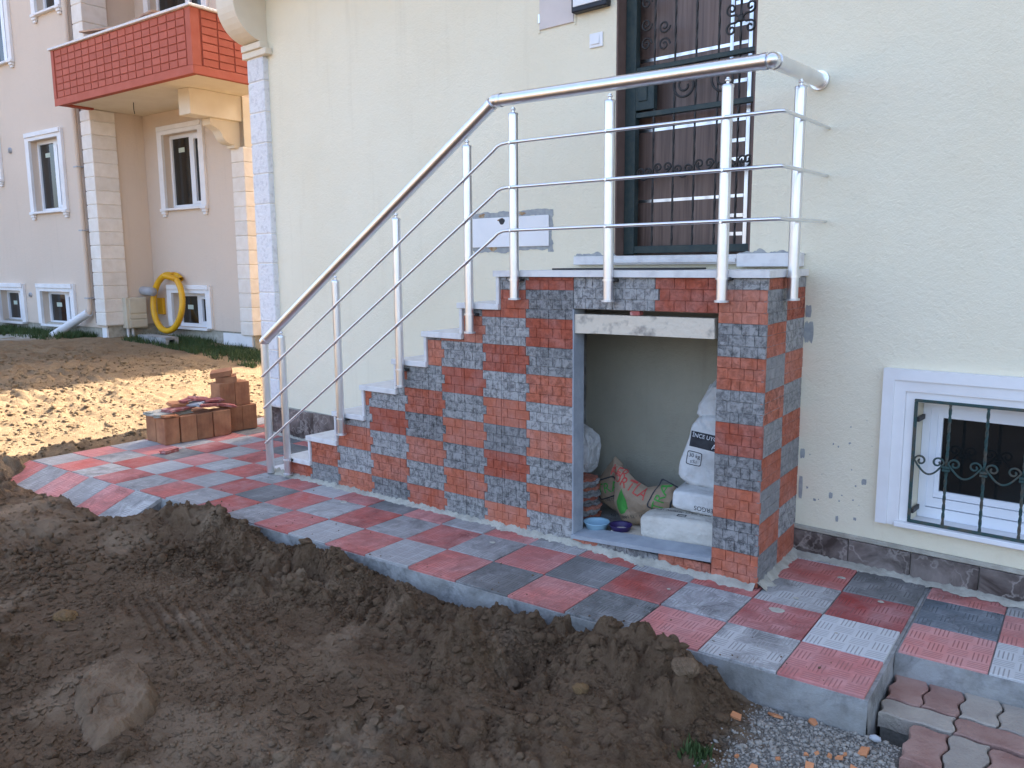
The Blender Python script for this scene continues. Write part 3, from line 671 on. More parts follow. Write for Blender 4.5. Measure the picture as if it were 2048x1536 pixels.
# door
DY = WY + .105
jm = MB().box(-1.2615, -1.252, WY + .002, WY + .2, 1.6, 3.74).box(-.397, -.3875, WY + .002, WY + .2, 1.6, 3.74); house.part('store_shade_panel', MB().box(-1.47, -.09, WY - .012, WY - .0015, -.04, 1.41), 'store_shade_plaster')  # thin dark panel added over the wall, its colour carries the store's shade
house.part('store_skirting', MB().box(-1.47, -.09, WY - .020, WY - .0122, -.03, .13, .002), 'grey_mortar')
house.part('door_jamb', jm, 'brown_paint')
door = house.part('door', MB().box(-1.25, -.399, DY + .09, DY + .12, 1.605, 3.72), 'door_wood')
for z in (1.927, 2.345, 2.752, 3.17):
    house.part('inlay', MB().box(-1.235, -.525, DY + .086, DY + .0895, z - .009, z + .009), 'aluminium', parent=door)
house.part('inlay', MB().box(-.522, -.500, DY + .0855, DY + .0895, 1.63, 3.7), 'aluminium', parent=door)
house.part('inlay', MB().box(-.632, -.612, DY + .0857, DY + .0893, 2.60, 3.7), 'aluminium', parent=door)
for z in (1.715, 1.818, 2.13, 2.232, 2.552, 2.851, 2.966):
    house.part('inlay', MB().box(-.605, -.525, DY + .0862, DY + .0893, z - .010, z + .010), 'aluminium', parent=door)
house.part('door_panel', MB().box(-1.236, -1.10, DY + .0882, DY + .0898, 1.62, 3.7), 'door_wood', parent=door)
# wrought iron door grille
gr = house.part('door_grille', MB().box(-1.2515, -1.180, DY - .02, DY + .03, 1.605, 3.73, .003).box(-.425, -.398, DY - .02, DY + .03, 1.605, 3.73, .003)
    .box(-1.181, -.424, DY - .012, DY + .02, 1.612, 1.655, .002).box(-1.181, -.424, DY - .012, DY + .02, 2.408, 2.438, .002).box(-1.181, -.424, DY - .0118, DY + .0198, 2.668, 2.695, .002)
    .box(-1.181, -1.055, DY - .016, DY + .024, 2.45, 2.666, .002), 'iron_green')
def twist(x, z0, z1, y, rad=.0075, n=60):
    vs = []; fs = []
    for i in range(n + 1):
        z = z0 + (z1 - z0) * i / n; a = i * .55
        for j in range(4):
            t = a + j * math.pi / 2; vs.append((x + rad * math.cos(t), y + rad * math.sin(t), z))
    for i in range(n):
        for j in range(4): fs.append((i * 4 + j, i * 4 + (j + 1) % 4, i * 4 + 4 + (j + 1) % 4, i * 4 + 4 + j))
    return MB().add(vs, fs)
for x in (-1.063, -.928, -.793, -.656, -.529):
    house.part('bar', twist(x, 1.655, 3.71, DY), 'iron_black', parent=gr)
def spiral(cx, cz, r0, turns, y, start, sgn, rad=.006, n=26):
    return [(cx + (r0 * (1 - .78 * i / n)) * math.cos(start + sgn * turns * 2 * math.pi * i / n), y, cz + (r0 * (1 - .78 * i / n)) * math.sin(start + sgn * turns * 2 * math.pi * i / n)) for i in range(n + 1)]
def scroll(x0, x1, z, y, dip, r0, rad=.006):    # C-scroll hanging between two bars
    a = spiral(x0 + r0 * 1.2, z, r0, 1.15, y, math.pi, -1); b = spiral(x1 - r0 * 1.2, z, r0, 1.15, y, 0, 1)
    mid = [(x0 + r0 * .2 + (x1 - x0 - r0 * .4) * i / 12, y, z - dip * math.sin(math.pi * i / 12)) for i in range(1, 12)]
    return MB().tube(a[::-1] + mid + b, rad, 6)
for i, (a, b) in enumerate([(-1.18, -1.063), (-1.063, -.928), (-.928, -.793), (-.793, -.656), (-.656, -.529), (-.529, -.426)]):
    house.part('scroll', scroll(a + .006, b - .006, 2.09 + (.02 if i % 2 else 0), DY - .004, .045, .026), 'iron_black', parent=gr)
for (x, z) in ((-.86, 2.555), (-.62, 2.555)):
    house.part('scroll', MB().tube(spiral(x, z, .085, 1.9, DY - .004, .8, 1, n=44), .007, 6), 'iron_black', parent=gr)
for (x, z, s) in ((-1.12, 2.82, 1), (-1.12, 2.93, -1), (-1.12, 3.05, 1), (-1.0, 2.80, 1), (-1.0, 2.90, -1)):
    house.part('scroll', MB().tube(spiral(x, z, .038, 1.4, DY - .004, 0, s, n=30), .006, 6), 'iron_black', parent=gr)
for sx_ in (-1, 1):
    for sz_ in (-1, 1):
        house.part('scroll', MB().tube([(-.529, DY - .004, 2.855), (-.529 + sx_ * .03, DY - .004, 2.855 + sz_ * .02)] + spiral(-.529 + sx_ * .055, 2.855 + sz_ * .052, .032, 1.2, DY - .004, -sz_ * 1.6, sx_ * sz_, n=24), .006, 6), 'iron_black', parent=gr)
house.part('scroll_knot', MB().box(-.547, -.511, DY - .012, DY + .006, 2.837, 2.873, .006), 'iron_black', parent=gr)
house.part('lock', MB().box(-1.16, -1.10, DY - .024, DY - .0165, 2.5, 2.63, .003), 'iron_green', parent=gr)
# thresholds
house.part('threshold', MB().box(-1.535, -.436, WY - .05, WY + .08, 1.545, 1.597, .003).box(-1.25, -.44, WY - .066, WY - .049, 1.555, 1.575, .002), 'marble_step')
house.part('threshold', MB().box(-.433, -.085, WY - .06, WY + .0, 1.53, 1.600, .003), 'marble_step')
# basement window on the right
wn = house.part('window', MB().box(.50, 1.42, WY + .15, WY + .17, .275, .885), 'iron_black')  # black sheet behind the pane, the room's darkness given as colour
for nm, a, y0 in (('outer', 0, .045), ('mid', .052, .036), ('inner', .105, .026)):
    x0, x1, z0, z1 = .348 + a, 1.575 - a, .262, 1.038 - a; wdt = .0525 if nm != 'inner' else .050
    house.part('window_trim', MB().prism([(x0, z0), (x0 + wdt, z0), (x0 + wdt, z1 - wdt), (x1 - wdt, z1 - wdt), (x1 - wdt, z0), (x1, z0), (x1, z1), (x0, z1)], 1, WY - y0, WY - .0015), 'white_trim', parent=wn)
house.part('window_sill', MB().box(.44, 1.49, WY - .062, WY + .135, .262, .288, .004), 'white_trim', parent=wn)
fr = MB()
for a, y0, wd in ((0, .10, .035), (.0352, .108, .030), (.0654, .116, .022)):
    x0, x1, z0, z1 = .502 + a, 1.418 - a, .29 + a * 1.6, .883 - a
    fr.prism([(x0, z0), (x1, z0), (x1, z1), (x0, z1)], 1, WY + y0, WY + y0 + .0)if False else None
    fr.box(x0, x0 + wd, WY + y0, WY + .145, z0, z1).box(x1 - wd, x1, WY + y0, WY + .145, z0, z1).box(x0 + wd, x1 - wd, WY + y0, WY + .145, z0, z0 + wd * 1.5).box(x0 + wd, x1 - wd, WY + y0, WY + .145, z1 - wd, z1)
house.part('window_frame', fr, 'pvc', parent=wn)
house.part('pane', MB().box(.59, 1.33, WY + .128, WY + .133, .41, .80), 'window_glass', parent=wn)
GYY = WY - .03
wg = house.part('window_grille', MB().box(.494, 1.43, GYY - .006, GYY + .006, .886, .900, .002).box(.494, 1.43, GYY - .006, GYY + .006, .290, .304, .002).box(.494, .508, GYY - .0065, GYY + .0065, .304, .886, .002).box(1.416, 1.43, GYY - .0065, GYY + .0065, .304, .886, .002), 'iron_rusty')
for x in (.65, .807, .964, 1.12, 1.27):
    house.part('bar', twist(x, .30, .89, GYY, .0075, 40), 'iron_rusty', parent=wg)
xb = [.501, .65, .807, .964, 1.12, 1.27, 1.423]
for a, b in zip(xb, xb[1:]):
    house.part('scroll', scroll(a + .004, b - .004, .605, GYY - .008, .062, .027, .0048), 'iron_rusty', parent=wg)
for x in xb[1:-1]:
    house.part('clamp', MB().box(x - .016, x + .016, GYY - .013, GYY + .010, .567, .578, .002).box(x - .016, x + .016, GYY - .013, GYY + .010, .581, .592, .002), 'iron_rusty', parent=wg)
for z in (.345, .80):
    house.part('anchor', MB().box(.504, .518, GYY + .0066, GYY + .11, z - .012, z + .012, .002), 'iron_black', parent=wg)

# fittings on the house wall, each its own thing
t = Frame('meter_cabinet', 'H', (-1.70, WY, 3.01), None, 'flat pinkish metal cabinet door on wall left of intercom', 'cabinet')
t.part('cabinet_door', MB().box(-1.835, -1.568, WY - .012, WY - .001, 3.008, 3.42, .002), 'cabinet_paint'); t.part('hinge', MB().cyl((-1.838, WY - .010, 3.05), (-1.838, WY - .010, 3.10), .008), 'aluminium')
t.part('cabinet_frame', MB().box(-1.85, -1.836, WY - .006, WY - .001, 2.99, 3.43).box(-1.567, -1.555, WY - .006, WY - .001, 2.99, 3.43), 'cream_wall')
t = Frame('intercom_panel', 'H', (-1.43, WY, 3.03), None, 'black intercom box with white slotted face beside the door', 'intercom')
t.part('casing', MB().box(-1.555, -1.300, WY - .055, WY - .001, 3.045, 3.36, .006), 'black_plastic')
t.part('face_plate', MB().box(-1.538, -1.325, WY - .060, WY - .0555, 3.075, 3.34, .003), 'white_plastic')
for i in range(6): t.part('speaker_slot', MB().box(-1.50 + i * .028, -1.494 + i * .028, WY - .0615, WY - .0602, 3.115, 3.17), 'black_plastic')
t = Frame('light_switch', 'H', (-1.40, WY, 2.84), None, 'square white light switch on wall left of the door', 'switch')
t.part('switch_plate', MB().box(-1.450, -1.354, WY - .011, WY - .001, 2.832, 2.915, .003), 'white_plastic'); t.part('rocker', MB().prism([(WY - .0115, 2.85), (WY - .018, 2.85), (WY - .013, 2.897), (WY - .0115, 2.897)], 0, -1.434, -1.376), 'white_plastic')
t = Frame('wall_plate', 'H', (-2.11, WY, 1.66), None, 'white rectangular cover plate with a hole, smeared round with mortar', 'cover plate')
t.part('plate', MB().box(-2.457, -1.763, WY - .012, WY - .0035, 1.668, 1.866, .002), 'white_plastic')
t.part('hole', MB().prism([(-2.165 + .026 * math.cos(a) * (1 + .2 * math.sin(3 * a)), 1.838 + .021 * math.sin(a)) for a in [i * .524 for i in range(12)]], 1, WY - .0135, WY - .0122), 'black_plastic')
for a in ((-2.49, -1.74, 1.855, 1.90, 21), (-2.49, -1.735, 1.640, 1.690, 22)): t.part('mortar_edge', smear(*a, rag=.022, nx=70), 'grey_smear')
sm_ = MB()
vs = []; 
for i in range(31):
    z = 1.63 + .27 * i / 30; n1 = float(fbm(np.array([i * .33]), np.array([3.]), 4, 9)[0]); vs += [(-1.775, WY - .0022, z), (-1.735 + .018 * n1, WY - .0022, z)]
sm_.add(vs, [(2 * i, 2 * i + 1, 2 * i + 3, 2 * i + 2) for i in range(30)]); t.part('mortar_edge', sm_, 'grey_smear')
for x, z, s in ((-2.36, 1.885, .035), (-1.99, 1.885, .03), (-2.25, 1.662, .05), (-2.17, 1.85, .035), (-2.05, 1.663, .03)):
    t.part('rust_mark', MB().add([(x + s * math.cos(a) * random.uniform(.5, 1.2), WY - .0128 if 1.67 < z < 1.86 else WY - .0042, z + .4 * s * math.sin(a) * random.uniform(.5, 1.2)) for a in [j * .524 for j in range(12)]], [tuple(range(12))]), 'rust')

# ================================================================ STAIRCASE (frame S)
st = Frame('staircase', 'S', (-1.8, .3, 0), None, 'staircase clad in red and grey block-pattern tiles up to the door', 'staircase')
NOS = [(-1.598, 1.517), (-1.882, 1.328), (-2.181, 1.144), (-2.455, .954), (-2.771, .757), (-3.066, .548), (-3.366, .336), (-3.638, .149)]
SKX = -.036 / .629
core = MB()
BK = .80
for i, (x, z) in enumerate(NOS[1:], 1):
    core.box(x + .034, NOS[i - 1][0] + .0345, .016, BK, -.1, z - .036)
core.box(NOS[0][0] + .035, -1.42, .0162, BK, -.1, 1.4795)                       # under the landing, left of the store
core.box(-1.42, -1.062, .0158, .10, -.1, 1.4796)                                # front wall
core.box(-1.062, -.2385, .016, .10, 1.312, 1.4797); core.prism([(-.2386, .0163), (-.004, .0163), (-.004 + SKX * .12, .12), (-.2386, .12)], 2, -.1, 1.4798)
core.prism([(-.10, .12), (-.004 + SKX * .12, .1201), (-.004 + SKX * BK, BK), (-.10 + SKX * BK, BK)], 2, -.1, 1.4794)
core.box(-1.0619, -.2387, .0159, .1001, -.1, .034); core.box(-1.42, -.10, .1002, BK, 1.40, 1.4793)
core_o = st.part('core', core, 'concrete')
st.part('store_floor', MB().box(-1.42, -.10, .101, .70, -.05, .052), 'concrete')
# opening reveals and sill in grey mortar
st.part('sill', MB().add([(-1.066, -.012, .058), (-.236, -.012, .105), (-.236, .13, .113), (-1.066, .13, .066), (-1.066, -.012, .036), (-.236, -.012, .083), (-.236, .13, .04), (-1.066, .13, .01)], [(0, 1, 2, 3), (4, 5, 1, 0), (1, 5, 6, 2), (2, 6, 7, 3), (3, 7, 4, 0)]), 'grey_mortar')
st.part('reveal', MB().box(-1.068, -1.058, .0005, .105, .058, 1.31, .002), 'grey_mortar')
# treads and risers of marble
for i, (x, z) in enumerate(NOS):
    x1 = NOS[i - 1][0] + .034 if i else 0
    if i: st.part('tread', MB().box(x, x1, -.022, .75, z - .034, z, .003), 'marble_step')
    lo = NOS[i + 1][1] if i + 1 < len(NOS) else 0
    st.part('riser', MB().box(x + .012, x + .0335, -.012, .74, lo + .0005, z - .0345, .002), 'marble_step')
st.part('landing_slab', MB().prism([(-1.598, -.022), (-.86, -.022), (-.86, .7), (-1.598, .7)], 2, 1.483, 1.517), 'marble_step')
st.part('landing_slab', MB().prism([(-.857, -.022), (.012, -.022), (.012 + SKX * .7, .7), (-.857, .7)], 2, 1.4825, 1.5165), 'marble_step')
st.part('ground_slab', MB().box(-3.90, -3.64, .02, .7, -.01, .010, .003), 'marble_step')
# cladding tiles
ROWA = [0, .315, .495, .84, 1.0]; ROWB = [.075, .24, .58, .77, 1.075]
def clad_blocks(u0, u1, z0, z1, region, flip=False, first=False, last=False):
    """blocks of one 3-row tile; region(u0,u1,z0,z1) -> list of clipped rects"""
    mb = MB(); w_ = u1 - u0; h3 = (z1 - z0) / 3; g = .0007
    for rr in range(3):      # backing sheet so the joints stay shallow
        for (p, q_, s, v) in region(u0 + (.075 * (u1 - u0) if rr == 1 and not first else 0), u1 + (.075 * (u1 - u0) if rr == 1 and not last else 0), z0 + rr * h3, z0 + (rr + 1) * h3):
            mb.add([(p + .0006, .0050, s), (q_ - .0006, .0050, s), (q_ - .0006, .0050, v), (p + .0006, .0050, v)], [(0, 1, 2, 3)])
    for rr in range(3):
        ed = ROWB if rr == 1 else ROWA
        for a, b in zip(ed, ed[1:]):
            a0, b0 = u0 + a * w_, u0 + b * w_
            if rr == 1 and a == .075 and first: a0 = u0
            if rr == 1 and b > 1 and last: b0 = u1
            for (p, q_, s, v) in region(a0, b0, z0 + rr * h3, z0 + (rr + 1) * h3):
                p += g; q_ -= g; s += g * .8; v -= g * .8
                if q_ - p < .006 or v - s < .006: continue
                d = random.uniform(-.0018, .0008); c = min(.0020, (q_ - p) / 4, (v - s) / 4)
                vs = [(p, .0165, s), (q_, .0165, s), (q_, .0165, v), (p, .0165, v), (p, .0042 + d, s), (q_, .0042 + d, s), (q_, .0042 + d, v), (p, .0042 + d, v), (p + c, .001 + d, s + c), (q_ - c, .001 + d, s + c), (q_ - c, .001 + d, v - c), (p + c, .001 + d, v - c)]
                mb.add(vs, [(8, 9, 10, 11), (4, 5, 9, 8), (5, 6, 10, 9), (6, 7, 11, 10), (7, 4, 8, 11), (0, 1, 5, 4), (1, 2, 6, 5), (2, 3, 7, 6), (3, 0, 4, 7)])
    return mb
def rect_clip(rects):
    def fn(a, b, c, d):
        out = []
        for (x0, x1, z0, z1) in rects:
            p, q_, s, v = max(a, x0), min(b, x1), max(c, z0), min(d, z1)
            if q_ > p and v > s: out.append((p, q_, s, v))
        return out
    return fn
front = [(NOS[i][0] + .036, NOS[i - 1][0] + .036, .002, NOS[i][1] - .037) for i in range(1, 8)] + [(NOS[0][0] + .036, -1.0625, .002, 1.481)]
CR = [(.52, .150, .082), (.50, .140, .074), (.42, .10, .055), (.55, .18, .105), (.46, .118, .063), (.51, .155, .088)]
CG = [(.34, .33, .31), (.38, .365, .345), (.30, .29, .275), (.40, .385, .365), (.26, .25, .238)]
def add_clad(mb, red, **kw):
    if mb.v: st.part('cladding_tile', mb, 'cladding', color=random.choice(CR if red else CG) + (random.uniform(.15, .6) if red else random.uniform(.75, 1),), **kw)
CE = [-1.0625, -1.383, -1.702, -2.032, -2.36, -2.70, -3.045, -3.355, -3.62]
for ci in range(8):
    dz = random.uniform(-.004, .004)
    for k in range(-1, 10):
        zt = 1.411 - .1585 * k + dz; zb = zt - .1585
        add_clad(clad_blocks(CE[ci + 1], CE[ci], max(zb, .002) if k == 8 else zb, zt, rect_clip(front), last=ci == 0), (k + ci + 1) % 2 == 0)
lint = rect_clip([(-1.0615, -.2395, 1.314, 1.481)])
for a, b, red in ((-1.062, -.82, 0), (-.82, -.575, 0), (-.575, -.2385, 1)): add_clad(clad_blocks(a, b, 1.313, 1.481, lint, first=a < -1, last=b > -.3), red)
pier = rect_clip([(-.2375, -.0005, .002, 1.481)])
for k in range(10):
    add_clad(clad_blocks(-.2375, 0, .1585 * k, .1585 * (k + 1), pier, first=True, last=True), k % 2 == 0)
below = [(-1.06, -.90, .002, .040), (-.90, -.53, .002, .052), (-.53, -.24, .002, .066)]
for (a, b, c, d), red in zip(below, (1, 0, 1)): add_clad(clad_blocks(a, b, d - .125, d, rect_clip([(a, b, c, d)]), first=True, last=True), red)
SL = .63
ph = math.pi / 2 - math.atan(SKX)
for a, b, par in ((.002, .315, 1), (.315, SL, 0)):
    for k in range(10):
        mb = clad_blocks(a, b, .1585 * k, .1585 * (k + 1), rect_clip([(a, b, .002, 1.481)]), first=True, last=True)
        if mb.v: st.part('cladding_tile', mb, 'cladding', loc=(.0, .0, 0), rot=(0, 0, ph), color=random.choice(CR if (k + par) % 2 == 0 else CG) + (random.uniform(.3, .9),))
# mortar fillet along the foot
def fillet(pts, seed, wmin=.012, wvar=.04, hgt=.02):
    vs = []; fs = []; n = len(pts)
    for i, (x, y, nx, ny) in enumerate(pts):
        a = float(fbm(np.array([i * .35]), np.array([seed * 1.]), 3, seed)[0]) * .5 + .5; b = float(fbm(np.array([i * .5]), np.array([seed + 9.]), 3, seed)[0]) * .5 + .5
        rg = rng.random(); wd_ = wmin + wvar * a + .018 * rg * rg; hh = hgt * (.25 + b) + .012 * rng.random() ** 2
        vs += [(x - nx * .02, y - ny * .02, hh), (x + nx * .004, y + ny * .004, hh * .8), (x + nx * wd_ * .6, y + ny * wd_ * .6, hh * .1 + .005), (x + nx * wd_, y + ny * wd_, -.004)]
    for i in range(n - 1):
        for j in range(3): fs.append((i * 4 + j, i * 4 + j + 1, i * 4 + j + 5, i * 4 + j + 4))
    return MB().add(vs, fs, True)
st.part('mortar_fillet', fillet([(-3.80 + i * .012, .0, 0, -1) for i in range(317)], 3, .008, .055, .03), 'mortar')
st.part('mortar_fillet', fillet([(SKX * i * .012 + .002, i * .012, 1, 0) for i in range(0, 54)], 6, .01, .05, .03), 'mortar')
house.part('mortar_fillet', fillet([(-.08 + i * .015, WY - .02, 0, -1) for i in range(180)], 8, .02, .05, .02), 'mortar')
house.part('mortar_fillet', fillet([(-5.1 + i * .015, WY - .02, 0, -1) for i in range(130)], 12, .01, .03, .02), 'mortar')

# ================================================================ RAILING (frame S)
rl = Frame('stair_railing', 'S', (-1.8, -.045, 0), None, 'brushed aluminium railing with three thin rails along the stairs', 'railing')
ry = -.047; RX = .035
HL = [(-3.765, ry, 1.000), (-1.548, ry, 2.438), (0.0, ry, 2.418), (-.008, .63, 2.444)]
def lerp(a, b, t): return tuple(p + (q - p) * t for p, q in zip(a, b))
HR = .034
for a, b in zip(HL, HL[1:]):
    L = (Vector(b) - Vector(a)).length; e = .035 / L
    ho = rl.part('handrail', MB().cyl(lerp(a, b, e if a is not HL[0] else 0), lerp(a, b, 1 - e if b is not HL[-1] else 1), HR, 24), 'aluminium')
    for t_ in (e, 1 - e): rl.part('sleeve', MB().cyl(lerp(a, b, t_ - .012 / L), lerp(a, b, t_ + .012 / L), HR + .003, 24), 'aluminium', parent=ho)
for p in HL[:3]:
    bm = bmesh.new(); bmesh.ops.create_uvsphere(bm, u_segments=20, v_segments=12, radius=HR + .001); bmesh.ops.translate(bm, vec=p, verts=bm.verts); bm.verts.index_update()
    rl.part('elbow', MB().add([v.co[:] for v in bm.verts], [[v.index for v in q.verts] for q in bm.faces], True), 'aluminium'); bm.free()
rl.part('wall_flange', MB().cyl((-.0075, .598, 2.4425), (-.0082, .628, 2.4438), HR + .012, 24), 'aluminium')
def slope_z(x): return 1.000 + (2.438 - 1.000) * (x + 3.765) / (3.765 - 1.548) if x < -1.548 else 2.438 - .020 * (x + 1.548) / 1.548
PST = [(-3.553, .03), (-2.936, .405), (-2.344, .79), (-1.756, 1.16), (-1.423, 1.362), (-.817, 1.364), (-.2025, 1.375)]
def post(x, y, zb, zt, ring, worn=False):
    PR = .026
    po = rl.part('post', MB().cyl((x, y, zb), (x, y, zt - .055), PR, 20), 'aluminium')
    rl.part('post_cap', MB().tube([(x, y, zt - .0555), (x, y, zt - .045), (x, y, zt - .040)], [PR + .002, PR + .002, PR * .6], 20).cyl((x, y, zt - .041), (x, y, zt - .012), .008, 10).tube([(x, y, zt - .030), (x, y, zt - .024), (x, y, zt - .016)], [.009, .015, .009], 12), 'aluminium', parent=po)
    rl.part('collar', MB().cyl((x, y, ring - .006), (x, y, ring + .004), PR + .006, 20), 'aluminium', parent=po)
    rl.part('base_flange', MB().cyl((x, y, zb - .006), (x, y, zb + .004), PR + .009, 20), 'aluminium_worn', parent=po)
    rl.part('bracket', MB().box(x - .012, x + .035, y + .012, .004, zb + .09 if False else ring - .01, ring + .006, .002), 'iron_black', parent=po) if y < 0 else None
    return po
for x, zb in PST: post(x, ry, zb, slope_z(x) - HR * (1.15 if x < -1.55 else 1), zb + .105)
post(.030, .235, 1.378, 2.428 - HR, 1.485)
po = rl.part('newel_post', MB().cyl((-3.765, ry, .006), (-3.765, ry, .955), .0285, 22), 'aluminium')
rl.part('post_cap', MB().cyl((-3.765, ry, .955), (-3.765, ry, .985), .031, 22), 'aluminium', parent=po)
for z0, z1, z2 in ((.745, 2.203, 2.198), (.505, 1.967, 1.967), (.240, 1.736, 1.741)):
    kn = Vector((-1.487, ry - .028, z1)); a = Vector((-3.765, ry - .028, z0)); c = Vector((.072, ry - .028, z2)); e = Vector((.045, .632, z2 + .013))
    pts = [a, kn - (kn - a).normalized() * .07, kn - (kn - a).normalized() * .03 + Vector((0, 0, .003)), kn + Vector((.008, 0, -.003)), kn + Vector((.05, 0, 0)), c - Vector((.05, 0, 0)), c - Vector((.015, -.004, 0)), c + Vector((-.003, .02, 0)), c + Vector((-.003, .06, 0)), e]
    mr = rl.part('mid_rail', MB().tube(pts, .0088, 12), 'aluminium')
    for x, zb in PST + [(-3.765, 0)]:
        zz = z0 + (z1 - z0) * (x + 3.765) / 2.278 if x < -1.487 else z1
        rl.part('rail_clip', MB().cyl((x, ry - .018, zz), (x, ry - .040, zz), .0065, 8), 'aluminium', parent=mr)

# ================================================================ STORE UNDER THE LANDING (frame S unless noted)
def grid_noise3(v, s, seed): return fbm(v[:, 0] * s + v[:, 2] * s * .7, v[:, 1] * s - v[:, 2] * s * .6, 4, seed)
def sack_mesh(name, w_, d_, h_, seed, mat, e=.35, wr=.012, taper=0, sub=5):
    v, q = ico(sub); s = np.sign(v) * np.power(np.abs(v), e); n = np.max(np.abs(s), axis=1, keepdims=True)
    s = .5 * s / n * (1 - .10 * (1 - np.abs(v).max(1, keepdims=True))) + .5 * s * .75
    # flatten ends into a pillow
    thin = 1 - .55 * np.power(np.abs(s[:, 0]), 6) - .35 * np.power(np.abs(s[:, 1]), 8)
    p = s.copy(); p[:, 2] *= np.clip(thin, .25, 1)
    p = p * np.array([w_ / 2, d_ / 2, h_ / 2]) / np.abs(s).max()
    if taper: k = 1 - taper * (p[:, 2] / h_ + .5); p[:, 0] *= k; p[:, 1] *= k
    p += (wr * grid_noise3(p, 9, seed) + wr * .6 * np.abs(grid_noise3(p, 22, seed + 4)))[:, None] * v
    return MB().add(p, q.tolist(), True).mesh(name, mat)
def text_mesh(txt, size):
    cu = bpy.data.curves.new('print', 'FONT'); cu.body = txt; cu.size = size; cu.align_x = 'CENTER'; cu.align_y = 'CENTER'
    o = bpy.data.objects.new('print', cu); COL.objects.link(o)
    dg = bpy.context.evaluated_depsgraph_get(); me = bpy.data.meshes.new_from_object(o.evaluated_get(dg)); bpy.data.objects.remove(o); return me
def grid_patch(w_, h_, n=14):
    vs = [(-w_ / 2 + w_ * i / n, -h_ / 2 + h_ * j / n, 0) for i in range(n + 1) for j in range(n + 1)]
    me = bpy.data.meshes.new('print'); me.from_pydata(vs, [], [(i * (n + 1) + j, (i + 1) * (n + 1) + j, (i + 1) * (n + 1) + j + 1, i * (n + 1) + j + 1) for i in range(n) for j in range(n)]); return me
def ring_patch(w_, h_, t_, n=48):
    vs = []
    for i in range(n):
        a = 2 * math.pi * i / n; c, s = math.cos(a), math.sin(a); k = .22
        for m_ in (0, t_):
            vs.append(((w_ / 2 - m_) * math.copysign(abs(c) ** k, c), (h_ / 2 - m_) * math.copysign(abs(s) ** k, s), 0))
    me = bpy.data.meshes.new('print'); me.from_pydata(vs, [], [(2 * i, 2 * i + 1, (2 * i + 3) % (2 * n), (2 * i + 2) % (2 * n)) for i in range(n)]); return me
def drop_patch(s):
    pts = [(0, s), (.42 * s, .35 * s), (.5 * s, -.2 * s), (.28 * s, -.62 * s), (-.1 * s, -.8 * s), (-.42 * s, -.5 * s), (-.5 * s, 0), (-.3 * s, .5 * s)]
    me = bpy.data.meshes.new('print'); me.from_pydata([(0, 0, 0)] + [(x, y, 0) for x, y in pts], [], [(0, i + 1, (i + 1) % 8 + 1) for i in range(8)]); return me
def put_print(th, body, me, mat, center, xdir, ydir, off=.0026, name='print'):
    """lay a flat mesh on a body by casting it along its normal (body-local coords)"""
    xd = Vector(xdir).normalized(); nd = xd.cross(Vector(ydir)).normalized(); yd = nd.cross(xd)
    bm = bmesh.new(); bm.from_mesh(me)
    for _ in range(1):
        bmesh.ops.triangulate(bm, faces=bm.faces[:])
        for _ in range(3):
            lg = [e for e in bm.edges if e.calc_length() > .014]
            if lg: bmesh.ops.subdivide_edges(bm, edges=lg, cuts=1); bmesh.ops.triangulate(bm, faces=bm.faces[:])
    bvh = BVHTree.FromPolygons([v.co[:] for v in body.data.vertices], [tuple(p.vertices) for p in body.data.polygons])
    c = Vector(center)
    for v in bm.verts:
        p = c + xd * v.co.x + yd * v.co.y
        h = bvh.ray_cast(p + nd * .6, -nd)
        v.co = (h[0] + nd * off) if h[0] is not None else p
    m2 = bpy.data.meshes.new(name); bm.to_mesh(m2); bm.free(); m2.materials.append(M[mat])
    o = bpy.data.objects.new(name, m2); COL.objects.link(o); o.parent = body; o['_b'] = (0, 0, 0)
    return o
def sack(name, me, loc, rot, label, cat='sack', group=None):
    t = Frame(name, 'S', loc, me, label, cat, group); t.o.rotation_euler = (rot[0], rot[1], rot[2] + TS); return t
# flat cement sacks
board = single('base_board', 'S', (-.55, .24, .054), MB().box(-.90, -.13, .135, .50, .0535, .075, .003), 'old_wood', 'weathered board lying under the bottom cement sack', 'board')
s1 = sack('cement_sack', sack_mesh('cement_sack', .60, .42, .15, 3, 'sack_cream', .3, .008), (-.43, .345, .150), (0, R(-2), R(3)), 'cream paper cement sack lying flat, lowest of the pile')
put_print(s1, s1.o, text_mesh('NET AGIRLIK: 50 KG. (±%2)', .026), 'print_black', (-.08, -.10, 0), (1, .02, 0), (0, 1, 0))
put_print(s1, s1.o, text_mesh('PORTLAND ÇİMENTO', .040), 'print_red', (-.05, .01, 0), (1, 0, 0), (0, 1, 0))
put_print(s1, s1.o, ring_patch(.05, .03, .006), 'print_black', (-.07, -.15, 0), (1, 0, 0), (0, 1, 0))
s2 = sack('cement_sack', sack_mesh('cement_sack', .46, .38, .12, 9, 'sack_white', .3, .007), (-.375, .44, .283), (0, R(2), R(6)), 'white cement sack lying flat between two others')
put_print(s2, s2.o, text_mesh('ERGOS', .034), 'print_black', (-.04, 0, -.022), (-1, 0, 0), (0, 0, -1))
put_print(s2, s2.o, grid_patch(.22, .10), 'print_white', (-.06, -.02, 0), (1, 0, 0), (0, 1, 0), .001)
s3 = sack('plaster_sack', sack_mesh('plaster_sack', .40, .25, .40, 15, 'sack_white', .34, .016, .32), (-.41, .47, .535), (0, R(6), R(4)), 'white plaster sack standing upright with dark printed band')
put_print(s3, s3.o, grid_patch(.27, .085), 'print_black', (-.005, 0, .06), (1, 0, .0), (0, 0, 1), .0012)
put_print(s3, s3.o, text_mesh('İNCE UYGULAMA', .030), 'print_white', (-.01, 0, .082), (1, 0, 0), (0, 0, 1), .0026)
